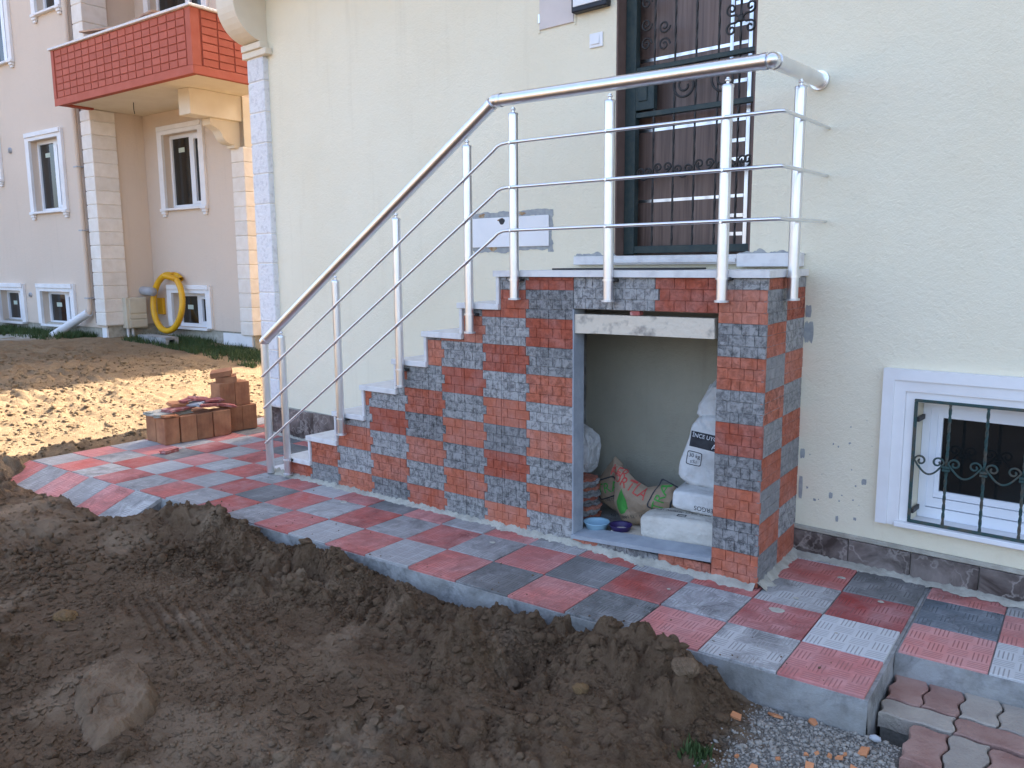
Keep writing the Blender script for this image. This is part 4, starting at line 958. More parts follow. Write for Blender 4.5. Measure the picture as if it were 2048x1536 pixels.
put_print(s3, s3.o, text_mesh('ALÇI', .040), 'print_white', (.03, 0, .040), (1, 0, 0), (0, 0, 1), .0026)
put_print(s3, s3.o, text_mesh('30 kg', .030), 'print_black', (-.10, 0, -.03), (1, 0, 0), (0, 0, 1)); put_print(s3, s3.o, text_mesh('±%1', .024), 'print_black', (-.10, 0, -.062), (1, 0, 0), (0, 0, 1)); put_print(s3, s3.o, ring_patch(.085, .075, .004), 'print_black', (-.10, 0, -.044), (1, 0, 0), (0, 0, 1))
s4 = sack('plaster_sack', sack_mesh('plaster_sack', .27, .16, .22, 33, 'sack_white', .5, .03, .1), (-.385, .50, .775), (R(10), R(25), R(10)), 'crumpled half-empty white sack with red print, topmost of the pile')
put_print(s4, s4.o, grid_patch(.13, .05), 'print_red', (.02, 0, .03), (1, 0, .4), (-.4, 0, 1), .0016); put_print(s4, s4.o, grid_patch(.16, .035), 'print_black', (.02, 0, -.05), (1, 0, .5), (-.5, 0, 1), .0016)
# folded kraft paper bags
def crumple(name, w_, d_, h_, seed, mat):
    v, q = ico(5); p = v.copy()
    s = np.sign(v) * np.power(np.abs(v), .55); p = s * np.array([w_ / 2, d_ / 2, h_ / 2])
    a = grid_noise3(v, 1.6, seed); b = np.abs(grid_noise3(v, 3.4, seed + 2)); c = np.abs(grid_noise3(v, 7, seed + 5))
    p *= (1 + .28 * a - .22 * b + .05 * c)[:, None]
    return MB().add(p, q.tolist(), False).mesh(name, mat)

def flat_bag(outline, thick, seed, mat, fold=.02):
    """a limp paper bag: outline (x,z) filled, puffed towards -y, creased"""
    bm = bmesh.new(); bmesh.ops.triangulate(bm, faces=[bm.faces.new([bm.verts.new((x, 0, z)) for x, z in outline])])
    for _ in range(9):
        lg = [e for e in bm.edges if e.calc_length() > .016]
        if not lg: break
        bmesh.ops.subdivide_edges(bm, edges=lg, cuts=1); bmesh.ops.triangulate(bm, faces=bm.faces[:])
    P = np.array([v.co[:] for v in bm.verts]); O = np.array(outline); d = np.full(len(P), 9.)
    for a, b in zip(O, np.roll(O, -1, 0)):
        ab = b - a; t = np.clip(((P[:, [0, 2]] - a) @ ab) / (ab @ ab), 0, 1); d = np.minimum(d, np.linalg.norm(P[:, [0, 2]] - a - t[:, None] * ab, axis=1))
    cr = np.abs(fbm(P[:, 0] * 9 + P[:, 2] * 4, P[:, 2] * 8 - P[:, 0] * 3, 3, seed)); off = thick * np.sqrt(np.clip(d / .08, 0, 1)) * (1 + .3 * fbm(P[:, 0] * 6, P[:, 2] * 6, 2, seed + 2)) + fold * .55 * (cr - .3) * np.clip(d / .02, 0, 1)
    bm.verts.index_update(); F_ = [[v.index for v in q.verts] for q in bm.faces]; n = len(P); bm.free()
    A = P.copy(); A[:, 1] = -off; B = P.copy(); B[:, 1] = off * .5 + .002
    return MB().add(np.concatenate([A, B]), F_ + [[i + n for i in q[::-1]] for q in F_]).mesh('paper_bag', mat)
def cv(p):
    px, py = 1170 + p[0] * .1042, 890 + p[1] * .1042; return (-1.218 + (px - 1185) * .00342, .256 - (py - 960) * .0031 + (px - 1185) * .00045)
o1 = [cv(p) for p in [(160, 740), (270, 560), (400, 380), (560, 170), (700, 300), (760, 800), (760, 1260), (560, 1190), (300, 1030)]]
o2 = [cv(p) for p in [(640, 170), (830, 310), (1000, 480), (1210, 600), (1400, 560), (1530, 530), (1680, 560), (1750, 870), (1480, 1110), (1200, 1270), (820, 1330), (700, 1080), (615, 880)]]
k1 = sack('paper_bag', flat_bag(o1, .06, 5, 'kraft_paper'), (.03, .42, -.012), (0, 0, 0), 'empty brown cement bag slumped behind another, boxed green lettering tilted', 'bag', 'empty brown bags')
def cc(x, y): q = cv((x, y)); return (q[0], 0, q[1])
put_print(k1, k1.o, text_mesh('TRA', .085), 'print_green', cc(500, 740), (1, 0, .35), (-.35, 0, 1)); put_print(k1, k1.o, ring_patch(.16, .12, .008), 'print_black', cc(480, 740), (1, 0, .45), (-.45, 0, 1)); put_print(k1, k1.o, text_mesh('ÜRETİM', .024), 'print_black', cc(560, 960), (1, 0, .25), (-.25, 0, 1))
k2 = sack('paper_bag', flat_bag(o2, .07, 12, 'kraft_paper', .03), (.075, .31, -.022), (0, 0, 0), 'empty brown cement bag folded open, big red lettering and green drop mark', 'bag', 'empty brown bags')
put_print(k2, k2.o, text_mesh('KER', .062), 'print_red', cc(730, 320), (1, 0, -.25), (.25, 0, 1)); put_print(k2, k2.o, text_mesh('PORTLA', .075), 'print_red', cc(900, 520), (1, 0, -.38), (.38, 0, 1))
put_print(k2, k2.o, drop_patch(.085), 'print_green', cc(840, 860), (1, 0, .0), (0, 0, 1)); put_print(k2, k2.o, text_mesh('I', .07), 'print_green', cc(950, 890), (1, 0, .2), (-.2, 0, 1))
put_print(k2, k2.o, text_mesh('TRA', .085), 'print_green', cc(1520, 740), (.28, 0, 1), (-1, 0, .28)); put_print(k2, k2.o, ring_patch(.17, .12, .008), 'print_black', cc(1530, 740), (.35, 0, 1), (-1, 0, .35)); put_print(k2, k2.o, text_mesh('TS EN ISO 9001 - TS 18001 - TS EN', .026), 'print_black', cc(1080, 1090), (-1, 0, -.22), (.22, 0, -1))
s5 = sack('plastic_bag', crumple('plastic_bag', .20, .16, .26, 41, 'sack_white'), (-1.30, .46, .42), (0, R(10), 0), 'white plastic bag on the tile stack inside the left of the store', 'bag')
# stack of spare cladding tiles
for i in range(14):
    red = (i % 3 == 1); mb = clad_blocks(-.16, .16, -.08, .08, lambda a, b, c, d: [(a, b, c, d)])
    me = mb.mesh('spare_tile', 'cladding'); me.transform(Matrix.Rotation(-math.pi / 2, 4, 'X'))
    bx_ = MB().box(-.155, .155, -.078, .078, -.0165, -.006).mesh('x'); bm = bmesh.new(); bm.from_mesh(me); bm.from_mesh(bx_); bm.to_mesh(me); bm.free()
    t = Frame('spare_tile', 'S', (-1.275 + random.uniform(-.015, .015), .30 + random.uniform(-.015, .015), .07 + i * .0185), me, ('red' if red else 'grey') + ' spare block-pattern tile stacked against the left wall of the store', 'tile', 'spare tiles stacked in the store')
    t.o.rotation_euler = (0, 0, TS + R(random.uniform(-6, 6))); t.o.color = random.choice(CR if red else CG) + (.6,)
def bowl(name, x, y, z, r0, h_, mat, label, cat):
    prof = [(r0 * .62, 0), (r0 * .7, .002), (r0 * .93, h_ * .9), (r0, h_), (r0 * .99, h_ + .003), (r0 * .90, h_ * .92), (r0 * .66, .006), (0.0005, .005)]; n = 28; vs = []; fs = []
    for (a, b) in prof:
        for j in range(n): t = 2 * math.pi * j / n; vs.append((x + a * math.cos(t), y + a * math.sin(t), z + b))
    for i in range(len(prof) - 1):
        for j in range(n): fs.append((i * n + j, i * n + (j + 1) % n, (i + 1) * n + (j + 1) % n, (i + 1) * n + j))
    mb = MB().add(vs, fs, True); mb.add(vs[:n], [tuple(range(n))]); single(name, 'S', (x, y, z), mb, mat, label, cat)
bowl('plastic_tub', -1.0, .155, .053, .075, .05, 'blue_plastic', 'pale blue plastic tub inside the store by the left jamb', 'tub')
bowl('plastic_bowl', -.86, .185, .053, .065, .05, 'purple_plastic', 'dark purple plastic bowl beside the blue tub', 'bowl')
single('door_mat', 'S', (-1.0, .42, 1.5172), MB().box(-1.40, -.55, .28, .54, 1.5172, 1.527, .003), 'iron_black', 'thin dark door mat on the marble landing', 'mat')
# wooden beam wedged across the top of the opening
bmv = MB(); pts = [(-1.105, 1.245), (-1.085, 1.275), (-1.06, 1.285), (-.262, 1.288), (-.258, 1.19), (-.9, 1.186), (-1.06, 1.182), (-1.085, 1.205), (-1.110, 1.222)]
bmv.prism(pts, 1, .012, .075); single('wooden_beam', 'S', (-.68, .04, 1.18), bmv, 'old_wood', 'whitewashed splintered wooden beam across the top of the opening', 'beam')
single('tile_wedge', 'S', (-.70, .03, 1.289), MB().box(-.72, -.665, .008, .05, 1.2885, 1.3115, .002), 'red_chip', 'small red tile chip wedged above the wooden beam', 'chip')

# ================================================================ BRICKS ON THE PATH (frame H)
def hollow(w_, d_, h_, seed):
    """hollow clay block: ribbed shell, open cells at the top"""
    mb = MB(); mb.box(-w_ / 2, w_ / 2, -d_ / 2, d_ / 2, 0, h_, .003)
    return mb
GRP = 'hollow clay bricks piled on the path'
def brick(x, y, z, w_, d_, h_, rz, label, tilt=(0, 0), holes=None, group=GRP):
    t = Frame('hollow_brick', 'H', (x, y, z), None, label, 'brick', group); t.o.rotation_euler = (tilt[0], tilt[1], rz)
    mb = MB()
    if holes:      # lying flat: cells open at the +y... end faces
        nx, wall = holes, .008
        mb.box(-w_ / 2, w_ / 2, -d_ / 2 + .03, d_ / 2 - .03, 0, h_)
        cw = (d_ - wall) / nx
        # end face at +x with open cells
        mb = MB(); mb.box(-w_ / 2, w_ / 2 - .04, -d_ / 2, d_ / 2, 0, h_, .002)
        mb.box(w_ / 2 - .041, w_ / 2, -d_ / 2, d_ / 2, 0, .007).box(w_ / 2 - .041, w_ / 2, -d_ / 2, d_ / 2, h_ - .007, h_)
        for i in range(nx + 1): yy = -d_ / 2 + (d_ - .008) * i / nx; mb.box(w_ / 2 - .0405, w_ / 2 - .0005, yy, yy + .008, .0071, h_ - .0071)
        b = t.part('body', None, None, mesh=mb.mesh('body', 'hollow_brick'), loc=(x, y, z))
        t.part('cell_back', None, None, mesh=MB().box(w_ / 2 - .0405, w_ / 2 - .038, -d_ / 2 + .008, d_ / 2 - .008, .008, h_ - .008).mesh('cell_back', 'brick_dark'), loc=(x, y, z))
    else:
        mb.box(-w_ / 2, w_ / 2, -d_ / 2, d_ / 2, 0, h_, .004)
        for i in range(5):      # shallow ribs of extruded clay
            yy = -d_ / 2 + d_ * (i + .5) / 5; mb.box(w_ / 2 - .001, w_ / 2 + .0012, yy - d_ * .06, yy + d_ * .06, .004, h_ - .004)
        t.part('body', None, None, mesh=mb.mesh('body', 'hollow_brick'), loc=(x, y, z))
    return t
HB = .235
rows = [(-5.40, -.235, .17, .135, 'hollow clay brick standing at the outer corner of the low row'), (-5.40, -.082, .17, .15, 'hollow clay brick second from the corner of the low row'), (-5.40, .075, .17, .15, 'hollow clay brick third from the corner of the low row'), (-5.40, .245, .17, .17, 'pale hollow clay brick ending the low row by the tall pile')]
for x, y, w_, d_, lb in rows: brick(x, y, 0.001, w_, d_, HB, R(random.uniform(-2, 2)), lb)
brick(-5.59, -.225, .001, .16, .15, HB - .005, R(3), 'hollow clay brick standing behind the corner brick of the low row')
brick(-5.585, -.06, .001, .16, .16, HB, R(-2), 'hollow clay brick hidden in the back of the low row')
brick(-5.585, .12, .001, .16, .17, HB, R(1), 'hollow clay brick at the back of the low row under the rubble')
for i, y in enumerate((.43, .585)):
    brick(-5.49, y, .001, .17, .15, HB, R(-4), ['lower brick of the tall pile next to the low row', 'lower brick of the tall pile nearest the house'][i])
    brick(-5.53, y - .045, HB + .002, .19, .15, .225, R(-4), ['upper brick of the tall pile, chipped at its foot', 'upper brick of the tall pile nearest the house'][i])
brick(-5.55, .44, HB + .229, .19, .17, .055, R(60), 'flat hollow brick half lying on the tall pile', (R(3), R(-3)), 4)
brick(-5.56, .40, HB + .290, .19, .16, .05, R(55), 'broken flat hollow brick topmost on the tall pile', (R(6), R(-8)), 4)
def chip(name, x, y, z, w_, d_, h_, rz, tilt, mat, label, cat='rubble', group='broken tile pieces on the brick row'):
    bm = bmesh.new(); bmesh.ops.create_cube(bm, size=1); bmesh.ops.subdivide_edges(bm, edges=bm.edges[:], cuts=3, use_grid_fill=True)
    for v in bm.verts:
        k = random.uniform(.0, .10); v.co.x *= 1 + random.uniform(-.12, .06) * (abs(v.co.x) > .4); v.co.y *= 1 + random.uniform(-.16, .08) * (abs(v.co.y) > .4)
    bmesh.ops.scale(bm, vec=(w_, d_, h_), verts=bm.verts); me = bpy.data.meshes.new(name); bm.to_mesh(me); bm.free(); me.materials.append(M[mat])
    t = Frame(name, 'H', (x, y, z), me, label, cat, group); t.o.rotation_euler = (tilt[0], tilt[1], rz)
zt = HB + .012
for nm, x, y, dz, w_, d_, h_, rz, tl, mt_, lb in [
    ('concrete_slab', -5.50, -.17, .012, .22, .36, .032, 10, (0, 3), 'mortar', 'thick grey mortar slab lying on the brick row end'),
    ('tile_piece', -5.36, -.24, .006, .12, .13, .016, 5, (0, 0), 'orange_shard', 'orange tile piece on top of the corner brick'),
    ('tile_piece', -5.44, -.10, .045, .14, .28, .022, 14, (2, 2), 'red_chip', 'long broken red tile lying over the mortar slab'),
    ('tile_piece', -5.50, -.08, .075, .15, .16, .028, -12, (-3, 3), 'orange_shard', 'orange brown tile piece stacked above the broken red tile'),
    ('tile_piece', -5.42, .06, .070, .16, .18, .024, 30, (5, -4), 'grey_chip', 'grey broken tile in the middle of the rubble heap'),
    ('tile_piece', -5.36, .12, .055, .10, .20, .026, 8, (-4, 3), 'red_chip', 'red tile piece leaning below the grey broken tile'),
    ('tile_piece', -5.45, .09, .105, .12, .17, .022, -25, (-8, 4), 'red_chip', 'red tile piece topmost of the rubble heap'),
    ('tile_piece', -5.46, .0, .108, .08, .16, .018, 20, (6, 3), 'red_chip', 'narrow reddish tile piece slanting over the heap'),
    ('tile_piece', -5.40, .20, .085, .10, .20, .018, 4, (-3, 6), 'red_chip', 'red tile piece lying flat toward the tall pile'),
    ('tile_piece', -5.38, .29, .035, .09, .24, .020, -8, (-14, 6), 'red_chip', 'long pale red tile sliding down toward the tall pile'),
    ('tile_piece', -5.52, .22, .030, .12, .16, .020, 35, (4, 3), 'grey_chip', 'grey tile piece at the back of the rubble heap')]:
    chip(nm, x, y, zt + dz, w_, d_, h_, R(rz), (R(tl[0]), R(tl[1])), mt_, lb)
chip('tile_piece', -5.02, -.42, .018, .07, .15, .03, R(18), (0, 0), 'red_chip', 'broken red tile lump lying alone on the path', group=None)
single('white_pipe', 'H', (-5.35, .86, .045), MB().cyl((-5.35, .86, .045), (-5.06, .90, .045), .042, 18), 'white_pipe', 'short white plastic pipe lying at the house corner', 'pipe')
# orange shards on the rubble
def shard(px, py, s, a, lab):
    t = Frame('brick_shard', 'G', (px, py, gh(px, py) + .006), None, lab, 'shard', 'orange brick shards in the rubble')
    bpy.data.objects.remove(t.o)
    n = random.choice((4, 4, 5)); pts = [(s * math.cos(2 * math.pi * i / n + a + random.uniform(-.3, .3)) * random.uniform(.8, 1.1), .75 * s * math.sin(2 * math.pi * i / n + a) * random.uniform(.8, 1.1)) for i in range(n)]
    me = MB().prism(pts, 2, -.004, .004).mesh('brick_shard', 'orange_shard')
    t = Frame('brick_shard', 'G', (px, py, gh(px, py) + .008), me, lab, 'shard', 'orange brick shards in the rubble'); t.o.rotation_euler = (R(random.uniform(-20, 20)), R(random.uniform(-20, 20)), TH + a)
SH = 'small orange brick shard lying in the grey rubble'
for x, y, s in [(-.40, -.20, .024), (-.30, -.06, .026), (-.165, -.03, .016), (.03, -.12, .022), (.03, -.245, .02), (-.03, -.20, .014), (-.06, -.21, .010), (-.10, -.22, .008), (-.10, -.31, .02), (-.25, -.43, .017), (-.02, -.17, .008), (-.13, -.25, .008), (.11, -.36, .014), (-.2, -.33, .008), (-.32, -.40, .009), (-.05, -.40, .012)]:
    shard(x, y, s * 1.35, random.uniform(0, 3), SH)
single('white_stone', 'G', (.045, -.03, -.13), MB().tube([(.03, -.03, -.135), (.035, -.03, -.13), (.048, -.03, -.128), (.062, -.03, -.13), (.067, -.03, -.134)], [.003, .010, .013, .010, .003], 12), 'grey_chip', 'pale round pebble in the rubble by the kerb corner', 'pebble')

# ================================================================ FAR HOUSE (frame G)
FX, FA, FB = -13.807, 4.60, 5.539
fh = Frame('pink_house', 'G', (-14, 8, .3), None, 'pinkish plastered apartment house with red balcony across the yard', 'house')
WA = [(-16.07, -14.95, 2.60, 3.90), (-16.15, -14.98, .47, 1.10), (-17.95, -16.98, .47, 1.10), (-15.36, -14.60, 6.06, 7.4), (-17.75, -16.55, 5.44, 7.0), (-18.6, -17.45, 3.3, 4.0)]
wa = wall_holes(MB(), -40, FX, .50, 12, FA, FA + .26, WA); wa.box(-40, FX - .002, FA + .262, 20, .5, 11.998)
fh.part('wall', wa, 'pink_wall')
WB = [(-13.17, -12.08, 2.58, 3.85), (-13.19, -12.14, .47, 1.08), (-13.3, -11.75, 4.4, 6.45)]
wb = wall_holes(MB(), FX + .002, -10.89, .44, 12, FB, FB + .26, WB); wb.box(FX + .002, -10.892, FB + .262, 20, .44, 11.997)
fh.part('wall', wb, 'pink_wall')
fh.part('plinth', MB().box(-40, FX - .03, FA + .03, FA + .3, -.4, .499).box(FX - .03, -10.92, FB + .03, FB + .3, -.4, .439).box(FX - .2, FX - .031, FA + .3, FB + .2, -.4, .498), 'mortar')
fh.part('shade_roof', MB().box(-41, -9.85, 3.9, 21, 12.002, 12.25), 'hollow_brick')  # out of view; wide eave added to throw the yard's far shadow edge
def fwin(hole, y, trim=.14, split=.62, brackets=True, sticker=True, sillx=True):
    a, b, c, d = hole
    wo = fh.part('window', MB().prism([(a - trim, c), (a, c), (a, d), (b, d), (b, c), (b + trim, c), (b + trim, d + trim), (a - trim, d + trim)], 1, y - .05, y - .002), 'white_trim')
    fh.part('window_trim', MB().box(a - trim + .03, b + trim - .03, y - .075, y - .0505, d + trim - .075, d + trim + .005, .004), 'white_trim', parent=wo)
    fh.part('window_sill', MB().box(a - .02, b + .02, y - .075, y + .11, c - .04, c - .001, .004), 'white_trim', parent=wo)
    y0 = y + .11; m_ = a + (b - a) * split; F_ = MB()
    F_.box(a, a + .06, y0, y0 + .06, c, d).box(b - .06, b, y0, y0 + .06, c, d).box(a + .06, b - .06, y0, y0 + .06, c, c + .06).box(a + .06, b - .06, y0, y0 + .06, d - .06, d).box(m_ - .04, m_ + .04, y0 - .012, y0 + .06, c + .06, d - .06)
    F_.box(m_ + .041, m_ + .085, y0 - .011, y0 + .05, c + .061, d - .061).box(b - .105, b - .061, y0 - .011, y0 + .05, c + .061, d - .061).box(m_ + .086, b - .106, y0 - .011, y0 + .05, c + .061, c + .105).box(m_ + .086, b - .106, y0 - .011, y0 + .05, d - .105, d - .061)
    fh.part('window_frame', F_, 'pvc', parent=wo)
    for p, q_ in ((a + .06, m_ - .04), (m_ + .085, b - .105)):
        fh.part('pane', MB().box(p, q_, y0 + .03, y0 + .035, c + .06, d - .06), 'window_glass', parent=wo)
        if sticker: cx = (p + q_) / 2 - .02; w_ = (q_ - p) * .16; fh.part('sticker', MB().box(cx - w_, cx + w_, y0 + .027, y0 + .0295, d - .30, d - .22), 'sticker', parent=wo)
    if brackets:
        for x in (a - trim / 2, b + trim / 2):
            fh.part('corbel', MB().box(x - .075, x + .075, y - .08, y - .002, c - .055, c - .002, .006).box(x - .06, x + .06, y - .065, y - .002, c - .105, c - .0555, .01).box(x - .045, x + .045, y - .05, y - .002, c - .15, c - .1055, .01), 'white_trim', parent=wo)
for i, h_ in enumerate(WA): fwin(h_, FA, brackets=h_[2] > 2)
for i, h_ in enumerate(WB): fwin(h_, FB, brackets=h_[2] > 2, split=.60)
# pillars of pale stone blocks
def pillar(x0, x1, y0, y1, z0, z1, hgt, sd):
    po = fh.part('pillar', MB().box(x0 + .015, x1 - .015, y0 + .015, y1 - .01, z0 + .002, z1), 'pillar_stone'); z = z0
    while z < z1 - .05:
        h_ = min(hgt, z1 - z); fh.part('stone_block', MB().box(x0, x1, y0, y1, z + .005, z + h_ - .005, .008), 'pillar_stone', parent=po); z += h_
pillar(-14.10, FX + .045, FA - .045, FA + .40, .51, 4.235, .236, 1)
pillar(-14.10, FX + .045, FA - .045, FA + .40, 4.46, 8.2, .30, 2)
pillar(-11.19, -10.86, FB - .045, FB + .42, .39, 3.46, .236, 3)
# balcony: slab, tiled parapets, cap
BX0, BX1, BY0 = -13.80, -9.88, 4.03
bal = fh.part('balcony', MB().box(BX0 + .02, BX1 - .02, BY0 + .02, FB - .003, 4.245, 4.45), 'cream_trim')
fh.part('parapet', MB().box(BX0, BX1, BY0, BY0 + .12, 4.215, 5.08).box(BX1 - .12, BX1 - .001, BY0 + .121, FB - .003, 4.216, 5.079).box(BX0 + .001, BX0 + .12, BY0 + .121, FA - .003, 4.216, 5.078), 'balcony_groove', parent=bal)
fh.part('band', MB().box(BX0 - .014, BX1 + .014, BY0 - .016, BY0 - .001, 4.20, 4.315, .003).box(BX1 + .001, BX1 + .0145, BY0 - .0005, FB - .01, 4.201, 4.315, .003), 'balcony_red', parent=bal)
fh.part('corner_band', MB().box(BX1 - .10, BX1 + .016, BY0 - .0165, BY0 - .0012, 4.316, 5.075).box(BX1 + .0012, BX1 + .016, BY0 - .001, BY0 + .12, 4.316, 5.075), 'balcony_red', parent=bal)
fh.part('end_band', MB().box(BX0 - .014, BX0 + .07, BY0 - .0165, BY0 - .0012, 4.316, 5.075), 'balcony_red', parent=bal)
nr = 7; zs = [4.319 + (5.066 - 4.319) * i / nr for i in range(nr + 1)]
nc = 17; xs_ = [BX0 + .105 + (BX1 - .125 - BX0 - .105) * i / nc for i in range(nc + 1)]
fm = MB().box(0, xs_[1] - xs_[0] - .022, -.012, 0, 0, zs[1] - zs[0] - .016, .003).mesh('facing_tile', 'balcony_red')
for i in range(nc):
    for j in range(nr): fh.part('facing_tile', None, None, mesh=fm, parent=bal, loc=(xs_[i] + .011, BY0 - .001, zs[j] + .008))
ns = 5; ysd = [BY0 + .145 + (FB - .05 - BY0 - .145) * i / ns for i in range(ns + 1)]
fm2 = MB().box(0, .012, 0, ysd[1] - ysd[0] - .022, 0, zs[1] - zs[0] - .016, .003).mesh('facing_tile', 'balcony_red')
for i in range(ns):
    for j in range(nr): fh.part('facing_tile', None, None, mesh=fm2, parent=bal, loc=(BX1 + .001, ysd[i] + .011, zs[j] + .008))
fh.part('coping', MB().box(BX0 - .05, BX1 + .05, BY0 - .05, BY0 + .17, 5.081, 5.115, .004).box(BX1 - .17, BX1 + .05, BY0 + .171, FB - .004, 5.0812, 5.1148, .004), 'white_stone', parent=bal)
fh.part('soffit_wire', MB().tube([(-12.7, 4.75, 4.244), (-12.7, 4.75, 4.12), (-12.68, 4.75, 4.06)], .006, 6), 'iron_black', parent=bal)
# unseen upper balcony, added to shade the one below and the yard
fh.part('shade_balcony', MB().box(BX0, BX1, BY0, FB - .004, 7.2, 8.1), 'balcony_red')
# beam and ogee bracket beside the second pillar
fh.part('beam', MB().box(-11.20, -10.90, 4.61, FB - .003, 3.855, 4.243, .006), 'cream_trim')
og = [(FB - .003, 3.44), (FB - .12, 3.44), (FB - .12, 3.49), (FB - .14, 3.49)] + [(FB - .14 - .20 * math.sin(a) , 3.49 + .16 * (1 - math.cos(a))) for a in [i * .196 for i in range(1, 8)]] + [(FB - .36 - .14 * (1 - math.cos(a)), 3.65 + .09 * i / 6) for i, a in enumerate([i * .26 for i in range(1, 7)], 1)] + [(FB - .54, 3.76), (FB - .54, 3.853), (FB - .003, 3.853)]
fh.part('ogee_bracket', MB().prism(og, 0, -11.18, -10.98), 'cream_trim')
fh.part('side_wall_stub', MB().box(-10.98, -10.87, FB + .0, FB + .5, 3.462, 4.24), 'cream_trim')
# rainwater pipe and wall sleeves
fh.part('downpipe', MB().tube([(-14.24, FA - .07, 7.5), (-14.24, FA - .07, .80), (-14.27, FA - .09, .72)], .048, 14), 'pink_wall')
fh.part('pipe_elbow', MB().cyl((-14.25, FA - .09, .74), (-15.12, FA - .35, .30), .075, 18), 'white_pipe')
fh.part('cable', MB().tube([(-14.13, FA - .02, 7.5), (-14.13, FA - .02, .55)], .014, 6), 'brown_paint')
for z in (1.0, 2.2, 3.3): fh.part('pipe_clip', MB().box(-14.30, -14.18, FA - .125, FA - .001, z - .012, z + .012), 'grey_pipe')
for x, z, r_ in ((-16.91, 3.81, .055), (-16.62, 1.02, .045)): fh.part('wall_sleeve', MB().tube([(x, FA + .05, z), (x, FA - .03, z), (x, FA - .03, z), (x, FA - .0, z)], [r_, r_, r_ * .75, r_ * .7], 16), 'grey_pipe')
fh.part('pipe_stub', MB().tube([(FX - .05, 5.32, 1.12), (FX + .42, 5.26, 1.10), (FX + .42, 5.26, 1.10), (FX + .30, 5.27, 1.105)], [.078, .078, .068, .066], 18, caps=False), 'grey_pipe')
fh.part('white_patch', MB().box(-14.0, FX - .035, FA + .0, FA + .029, .24, .47), 'white_trim'); fh.part('white_patch', MB().box(-11.75, -10.95, FB + .0, FB + .029, .2, .41), 'white_trim')
gb = Frame('gas_meter_box', 'G', (FX + .1, 5.07, .43), None, 'tall beige gas meter box beside the stone pillar', 'meter box')
gb.part('box_body', MB().box(FX + .001, FX + .16, 4.88, 5.27, .45, 1.0, .006), 'beige_box')
for z0, z1 in ((.72, .98), (.62, .69), (.47, .59)): gb.part('box_panel', MB().box(FX + .161, FX + .176, 4.94, 5.26, z0, z1, .004), 'beige_box')
for y in (4.93, 5.02): gb.part('feed_pipe', MB().cyl((FX + .08, y, .2), (FX + .08, y, .449), .025, 10), 'white_pipe')
single('yellow_box', 'G', (FX + .3, FB - .03, .6), MB().box(FX + .16, FX + .34, FB - .06, FB - .002, .68, .98, .004), 'yellow_hose', 'flat yellow box on the wall behind the hose coil', 'box')
# coil of ribbed yellow drainage hose leaning on the wall
n = 220; pts = []; rad = []
for i in range(n + 1):
    a = R(78) - 2 * math.pi * 1.06 * i / n; lean = .10 + .10 * (1 - math.sin(a)) / 2
    pts.append((-13.05 + .46 * math.cos(a), FB - lean - .06 + (.09 if i > n * .93 else 0) - .16 * (i < 12) * (1 - i / 12), .905 + .50 * math.sin(a))); rad.append(.050 + (.005 if i % 2 else 0))
hz = Frame('drain_hose', 'G', (-13.05, FB - .2, .38), None, 'coil of yellow ribbed drain hose leaning on the wall', 'hose')
hz.part('hose', MB().tube(pts, rad, 16, caps=False), 'yellow_hose'); hz.part('hose_bore', MB().tube([pts[3], pts[0]], [.041, .044], 16), 'orange_shard')
gt = Frame('gutter_piece', 'G', (-12.55, 4.80, gh(-12.55, 4.8) + .06), None, 'grey concrete gutter piece lying in the grass', 'gutter')
gt.part('channel', None, None, mesh=MB().prism([(-.11, -.06), (.11, -.06), (.11, .06), (.06, .06), (.05, -.02), (-.05, -.02), (-.06, .06), (-.11, .06)], 0, -.52, .52).mesh('channel', 'concrete'), loc=gt.base, rot=(math.pi, 0, R(-6)))
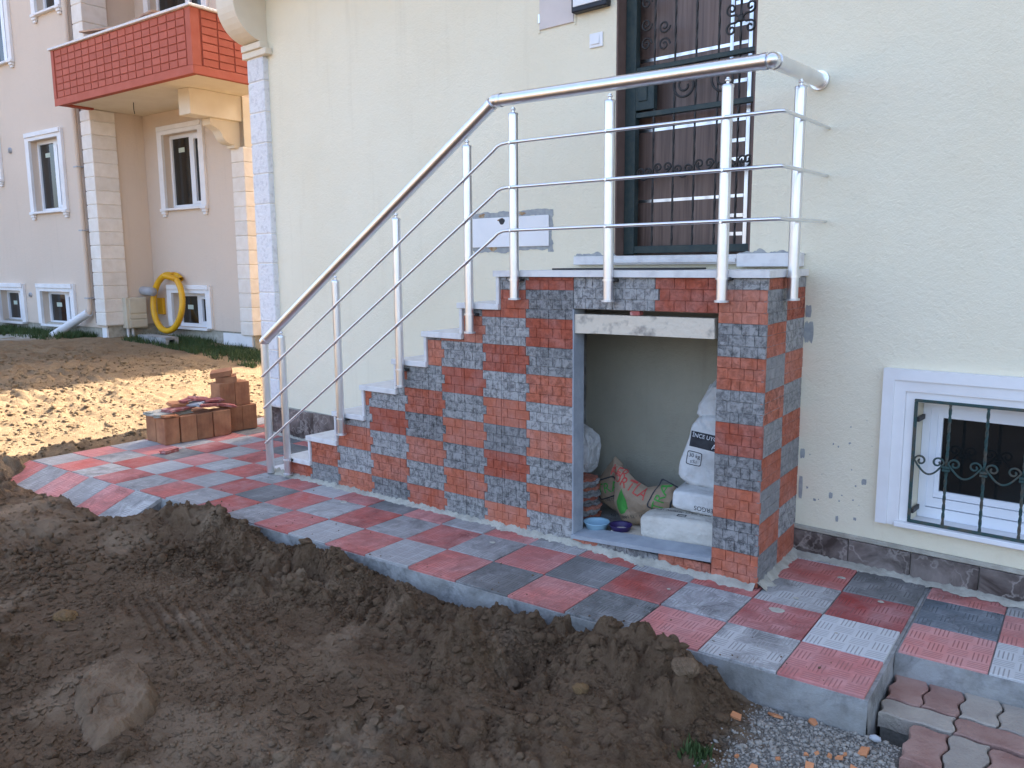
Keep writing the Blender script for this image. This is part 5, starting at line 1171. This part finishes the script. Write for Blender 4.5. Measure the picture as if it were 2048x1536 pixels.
for i, (x, z) in enumerate([(-17.95, 0), (-17.6, 0), (-17.95, 1), (-17.6, 1)]):
    zz = gh(x, 3.95) + .30 * z; me = MB().box(-.17, .17, -.12, .12, 0, .29, .006).mesh('hollow_brick', 'hollow_brick')
    Frame('hollow_brick', 'G', (x, 3.95, zz), me, ['lower', 'upper'][z] + ' hollow brick stacked by the basement window of the pink house', 'brick', 'bricks stacked by the pink house')
for i, (x, dx, dz, rz) in enumerate([(-12.0, .9, .03, 4), (-11.7, .8, .07, -6), (-12.3, .7, .10, 10)]):
    me = MB().box(-dx, dx, -.08, .08, -.012, .012).mesh('wooden_board', 'board_wood'); t = Frame('wooden_board', 'G', (x, 4.22 + .03 * i, 5.14 + dz), me, 'loose wooden board lying on the balcony parapet of the pink house', 'board', 'boards on the balcony'); t.o.rotation_euler = (R(4), R(-4 + 3 * i), TH + R(rz))

# ---- grass at the foot of the far house
def grass(name, n, x0, x1, y0, y1, label, hh=.11, keep=None):
    x, y = scatter(n, x0, x1, y0, y1, keep or (lambda a, b: np.where(fbm(a * 2.3, b * 2.3, 3, 55) > -.08, .9, .08))); z = ground_h(x, y)
    a = rng.random(n) * 6.283; L = hh * (.4 + rng.random(n)); wv = .006 + .006 * rng.random(n); ln = (rng.random((n, 2)) - .5) * hh * 1.2
    dx, dy = np.cos(a) * wv, np.sin(a) * wv
    b0 = np.stack([x - dx, y - dy, z - .01], -1); b1 = np.stack([x + dx, y + dy, z - .01], -1); tp = np.stack([x + ln[:, 0], y + ln[:, 1], z + L], -1)
    co = np.stack([b0, b1, tp], 1).reshape(-1, 3); me = bpy.data.meshes.new(name); me.from_pydata(co.tolist(), [], [(3 * i, 3 * i + 1, 3 * i + 2) for i in range(n)]); me.materials.append(M['grass'])
    Frame(name, 'G', (0, 0, 0), me, label, kind='stuff')
grass('grass', 4200, -18.6, -14.2, 3.75, 4.62, 'grass along the foot of the pink house', .10)
grass('grass', 5200, -13.3, -9.4, 4.55, 5.52, 'grass under the balcony of the pink house', .085)
grass('grass', 130, -.50, -.36, -.55, -.42, 'small tuft of grass at the edge of the rubble', .034, lambda a, b: np.exp(-((a + .43) / .035) ** 2 - ((b + .49) / .035) ** 2))

for o in bpy.data.objects:
    if '_b' in o: del o['_b']
